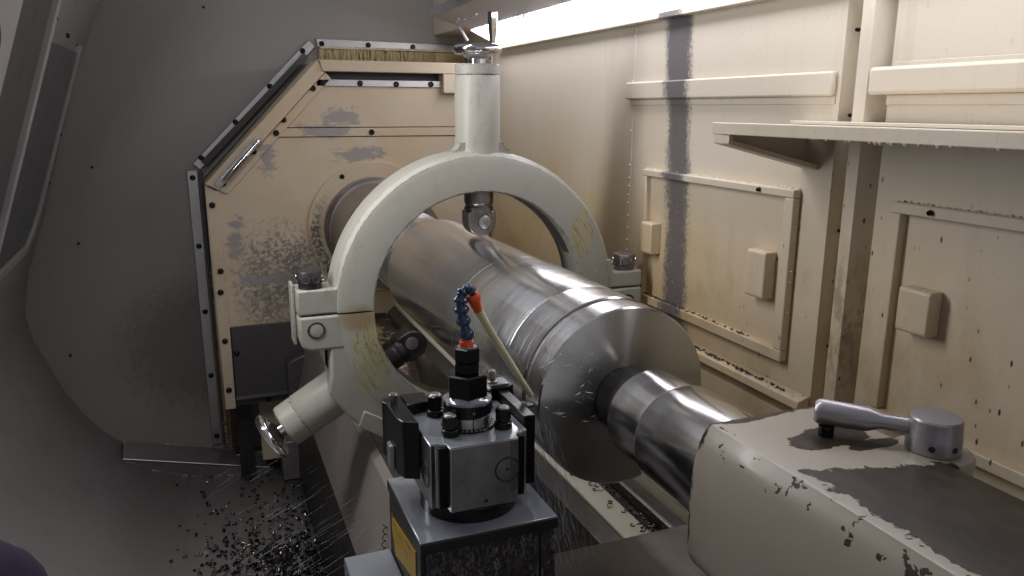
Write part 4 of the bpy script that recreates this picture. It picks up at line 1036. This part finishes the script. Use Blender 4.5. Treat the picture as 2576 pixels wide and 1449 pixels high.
# ================================================================== DOOR at the left
def shellx(z): return -.4062 + .3363 * z
dr = thing('sliding_door', (-.50, 2.4, -.45), 'dark grey sliding door with pale edge trim at the left', 'door')
def on_shell(pts, off, thick, name, mat, parent, bevel=.001):
    """slab on the slanted front wall: pts are (y,z), off = distance proud of the wall"""
    m = MB(); nrm = Vector((1, 0, -.3363)).normalized(); lo = []; hi = []
    for y, z in pts:
        p = Vector((shellx(z), y, z)); lo.append(p + nrm * off); hi.append(p + nrm * (off + thick))
    n = len(pts); m.add(lo + hi, [tuple(range(n)), tuple(range(2 * n - 1, n - 1, -1))] + [(i, i + n, (i + 1) % n + n, (i + 1) % n) for i in range(n)])
    return m.build(name, mat, parent, bevel=bevel)
on_shell([(2.10, .166), (2.79, .166), (2.80, .15), (2.79, -.30), (2.775, -.36), (2.73, -.41), (2.41, -.425), (2.10, -.425)], .012, .006, 'jamb_panel', 'door_grey', dr)
on_shell([(2.804, .17), (2.84, .19), (2.835, -.30), (2.82, -.38), (2.75, -.44), (2.41, -.458), (2.10, -.458), (2.10, -.429), (2.41, -.429), (2.733, -.414), (2.779, -.362), (2.795, -.30)], .010, .014, 'jamb_edge', 'sheet_grey', dr)
on_shell([(2.15, .60), (2.185, .60), (2.185, -.60), (2.15, -.60)], .014, .03, 'edge_trim', 'door_light', dr)
on_shell([(1.80, .60), (2.125, .60), (2.125, -.60), (1.80, -.60)], .014, .022, 'door_leaf', 'door_grey', dr)
on_shell([(1.15, .60), (1.690, .60), (1.690, -.60), (1.15, -.60)], .014, .05, 'door_frame', 'door_light', dr)
on_shell([(1.47 + .125 * math.cos(a), .105 + .065 * math.sin(a)) for a in [2 * math.pi * i / 32 for i in range(32)]], .0645, .002, 'window_pane', 'rubber_black', dr)
for (y, z) in [(2.42, .225), (2.66, .200), (2.90, .185), (2.98, -.09), (2.98, -.25), (2.90, -.43), (2.62, -.475)]:
    p = Vector((shellx(z), y, z)); nrm = Vector((1, 0, -.3363)).normalized()
    screw(dr, p + nrm * .001, 'X', .0075).rotation_euler = (0, 0, R(90))
# ================================================================== SWARF, SPRAY AND SMALL THINGS
def curl(m, c, r, turns, rot, w=.0016, pitch=0, n=8):
    q = Matrix.Rotation(rot[2], 3, 'Z') @ Matrix.Rotation(rot[0], 3, 'X'); pts = []
    for i in range(n + 1):
        a = turns * 2 * math.pi * i / n; pts.append(Vector(c) + q @ Vector((r * math.cos(a), r * math.sin(a), pitch * i / n)))
    ax = q @ Vector((0, 0, 1)); vs = []
    for p in pts: vs += [p - ax * w, p + ax * w]
    m.add(vs, [(2 * i, 2 * i + 1, 2 * i + 3, 2 * i + 2) for i in range(n)])
def shell_z(x):
    for i in range(len(shell) - 1):
        (x0, z0), (x1, z1) = shell[i], shell[i + 1]
        if i > 7 and x0 <= x <= x1: return z0 + (z1 - z0) * (x - x0) / (x1 - x0)
    return -1.472
for name, mat, N_, seed in (('metal_chips', 'swarf', 900, 3), ('dark_metal_chips', 'swarf_dark', 1900, 9)):
    rnd = random.Random(seed); m = MB(); k = 0
    while k < N_:
        y = 1.75 + (3.12 - 1.75) * rnd.random(); x = rnd.uniform(-.20, .262)
        dens = max(0.0, 1 - (y - 1.9) / 1.15) ** 1.2 * min(1, max(.03, (x + .16) / .26)) + (.06 if x > .05 else .01)
        if y > 2.55: dens *= .45
        if rnd.random() > dens: continue
        r = rnd.uniform(.0032, .0082); zz = shell_z(x) + rnd.uniform(.0, .012 if dens > .5 else .002) + r * .4
        curl(m, (x, y, zz), r, rnd.uniform(.45, .95), (rnd.uniform(.2, 1.5), 0, rnd.uniform(0, 6.3)), rnd.uniform(.0025, .0055), 0, 6); k += 1
    tag(m.build(name, mat, smooth=60), 'small curled steel chips' + (' glinting' if mat == 'swarf' else ', dark and oily') + ' heaped in the chip tray', 'metal chips', None, 'stuff')
# fine chips in the groove of the bed
m = MB(); rnd = random.Random(5)
for k in range(700):
    y = 1.04 + .55 * rnd.random() ** 1.6; x = rnd.uniform(.709, .764); x = .709 + (x - .709) * (1 - .5 * (y - 1.04))
    curl(m, (x, y, -.7935 + rnd.uniform(0, .005)), rnd.uniform(.0015, .004), rnd.uniform(.4, .9), (rnd.uniform(.3, 1.5), 0, rnd.uniform(0, 6.3)), rnd.uniform(.0006, .0014), 0, 5)
tag(m.build('groove_chips', 'swarf', smooth=60), 'fine steel chips lying in the dark groove beside the pale way strip', 'metal chips', None, 'stuff')
# separate curls on the pale strip
rnd = random.Random(12)
spots = [(.668, 1.475, 0), (.675, 1.34, 1), (.690, 1.285, 1), (.697, 1.275, 1), (.700, 1.262, 0), (.686, 1.262, 1), (.690, 1.205, 1), (.684, 1.196, 0), (.697, 1.165, 1), (.706, 1.155, 1), (.688, 1.115, 1), (.700, 1.108, 1), (.703, 1.098, 0), (.695, 1.092, 1), (.688, 1.062, 0)]
ORD = ['first', 'second', 'third', 'fourth', 'fifth', 'sixth', 'seventh', 'eighth', 'ninth', 'tenth', 'eleventh', 'twelfth', 'thirteenth', 'fourteenth', 'fifteenth']
for i, (x, y, fl) in enumerate(sorted(spots, key=lambda q: q[1])):
    m = MB(); curl(m, (x, y, -.7545), rnd.uniform(.0045, .0075), rnd.uniform(.55, .92), ((.12 if fl else .9), 0, rnd.uniform(0, 6.3)), .0014, .002, 12)
    tag(m.build('chip_curl', 'swarf_dark', smooth=60), 'thin dark chip curl on the pale way strip, %s counted from the saddle plate' % ORD[i], 'chip curl', 'chip curls on the pale way strip')
# spiral chips
def spiral(label, p0, p1, r, turns, mat, thick):
    p0 = Vector(p0); p1 = Vector(p1); d, u, v = frame_of(p1 - p0); pts = []; n = turns * 8; L = (p1 - p0).length
    for i in range(n + 1):
        a = 2 * math.pi * i / 8; f = i / n; bow = math.sin(f * math.pi) * L * .05
        pts.append(p0 + d * L * f + (u * math.cos(a) + v * math.sin(a)) * r + u * bow)
    m = MB().tube(pts, thick, 4); tag(m.build('spiral_chip', mat, smooth=80), label, 'spiral chip', 'long spiral chips')
spiral('dark spiral chip lying slantwise on the brown flank plate', (.3010, 1.48, -.868), (.2720, 1.29, -.990), .0042, 15, 'swarf_dark', .0011)
spiral('pale spiral chip lying among the heaped chips in the tray', (.075, 2.42, -1.430), (.115, 2.22, -1.432), .007, 13, 'swarf', .0022)

# coolant: drops and threads thrown off the shaft
def sliver(m, c, d, L, r):
    d = Vector(d).normalized(); m.lathe(Vector(c) - d * L / 2, d, [(0, r * .25), (L * .3, r * .8), (L * .7, r), (L * .95, r * .5), (L, r * .1)], 5)
rnd = random.Random(21); m = MB()
for k in range(330):     # falling fan below the cutting point
    f = rnd.random() ** .8; x = .432 + rnd.uniform(-.012, .03) + f * rnd.uniform(-.02, .09); y = 1.0 - rnd.uniform(.004, .03); z = -.452 - f * .26
    sliver(m, (x, y, z), (rnd.uniform(.05, .45), rnd.uniform(-.05, .05), -1), rnd.uniform(.008, .05), rnd.uniform(.00016, .00034))
for k in range(120):     # spray thrown to the left
    f = rnd.random(); base = Vector((.23, 1.55, -.86)); c = base + Vector((rnd.uniform(-.26, .06), rnd.uniform(-.35, .35), rnd.uniform(-.26, .02)))
    sliver(m, c, (-.95, .1, -.50 + rnd.uniform(-.08, .08)), rnd.uniform(.02, .12), rnd.uniform(.0001, .00022))
for k in range(60):
    c = Vector((rnd.uniform(.38, .70), rnd.uniform(.96, .99), rnd.uniform(-.46, -.22))); sliver(m, c, (rnd.uniform(-.3, .3), 0, 1), rnd.uniform(.003, .010), .0003)
tag(m.build('coolant_spray', 'coolant_drop', smooth=60), 'fine drops and threads of coolant thrown off the shaft and tool', 'coolant spray', None, 'stuff')
m = MB()
for k in range(38):
    a = rnd.uniform(0, 6.3); q = rnd.random(); c = Vector((.452 + rnd.uniform(-.015, .075), .985 - rnd.uniform(0, .02), -.435 + rnd.uniform(-.035, .085)))
    d = Vector((rnd.uniform(-1, 1), 0, rnd.uniform(-1, .6))).normalized(); L = rnd.uniform(.006, .020); n_ = d.cross(Vector((0, 1, 0))) * rnd.uniform(.0002, .0005)
    m.add([c - n_, c + n_, c + d * L + n_ + Vector((0, .001, .001)), c + d * L - n_ + Vector((0, .001, .001)), c + d * L * .5 + Vector((0, -.001, 0))], [(0, 1, 4), (1, 2, 4), (2, 3, 4), (3, 0, 4)])
tag(m.build('flying_chips', 'swarf_bright', smooth=60), 'short bright chips flying off the cut in front of the shaft end', 'metal chips', None, 'stuff')

# ---- operator's forearm in the corner
arm = thing('person', (-.17, .50, -.40), 'forearm in a dark purple sleeve at the lower left corner', 'person')
pts = [(-.33, .40, -.315), (-.26, .45, -.298), (-.205, .50, -.298), (-.172, .53, -.312), (-.155, .545, -.328), (-.146, .55, -.342)]
MB().tube(pts, [.052, .055, .054, .051, .044, .036], 24).build('sleeve', 'sleeve_purple', arm, smooth=70, sub=1)
MB().tube([(-.168, .535, -.325), (-.140, .552, -.350), (-.118, .563, -.372), (-.09, .575, -.40)], [.030, .027, .028, .032], 20).build('wrist', 'skin', arm, smooth=70, sub=1)
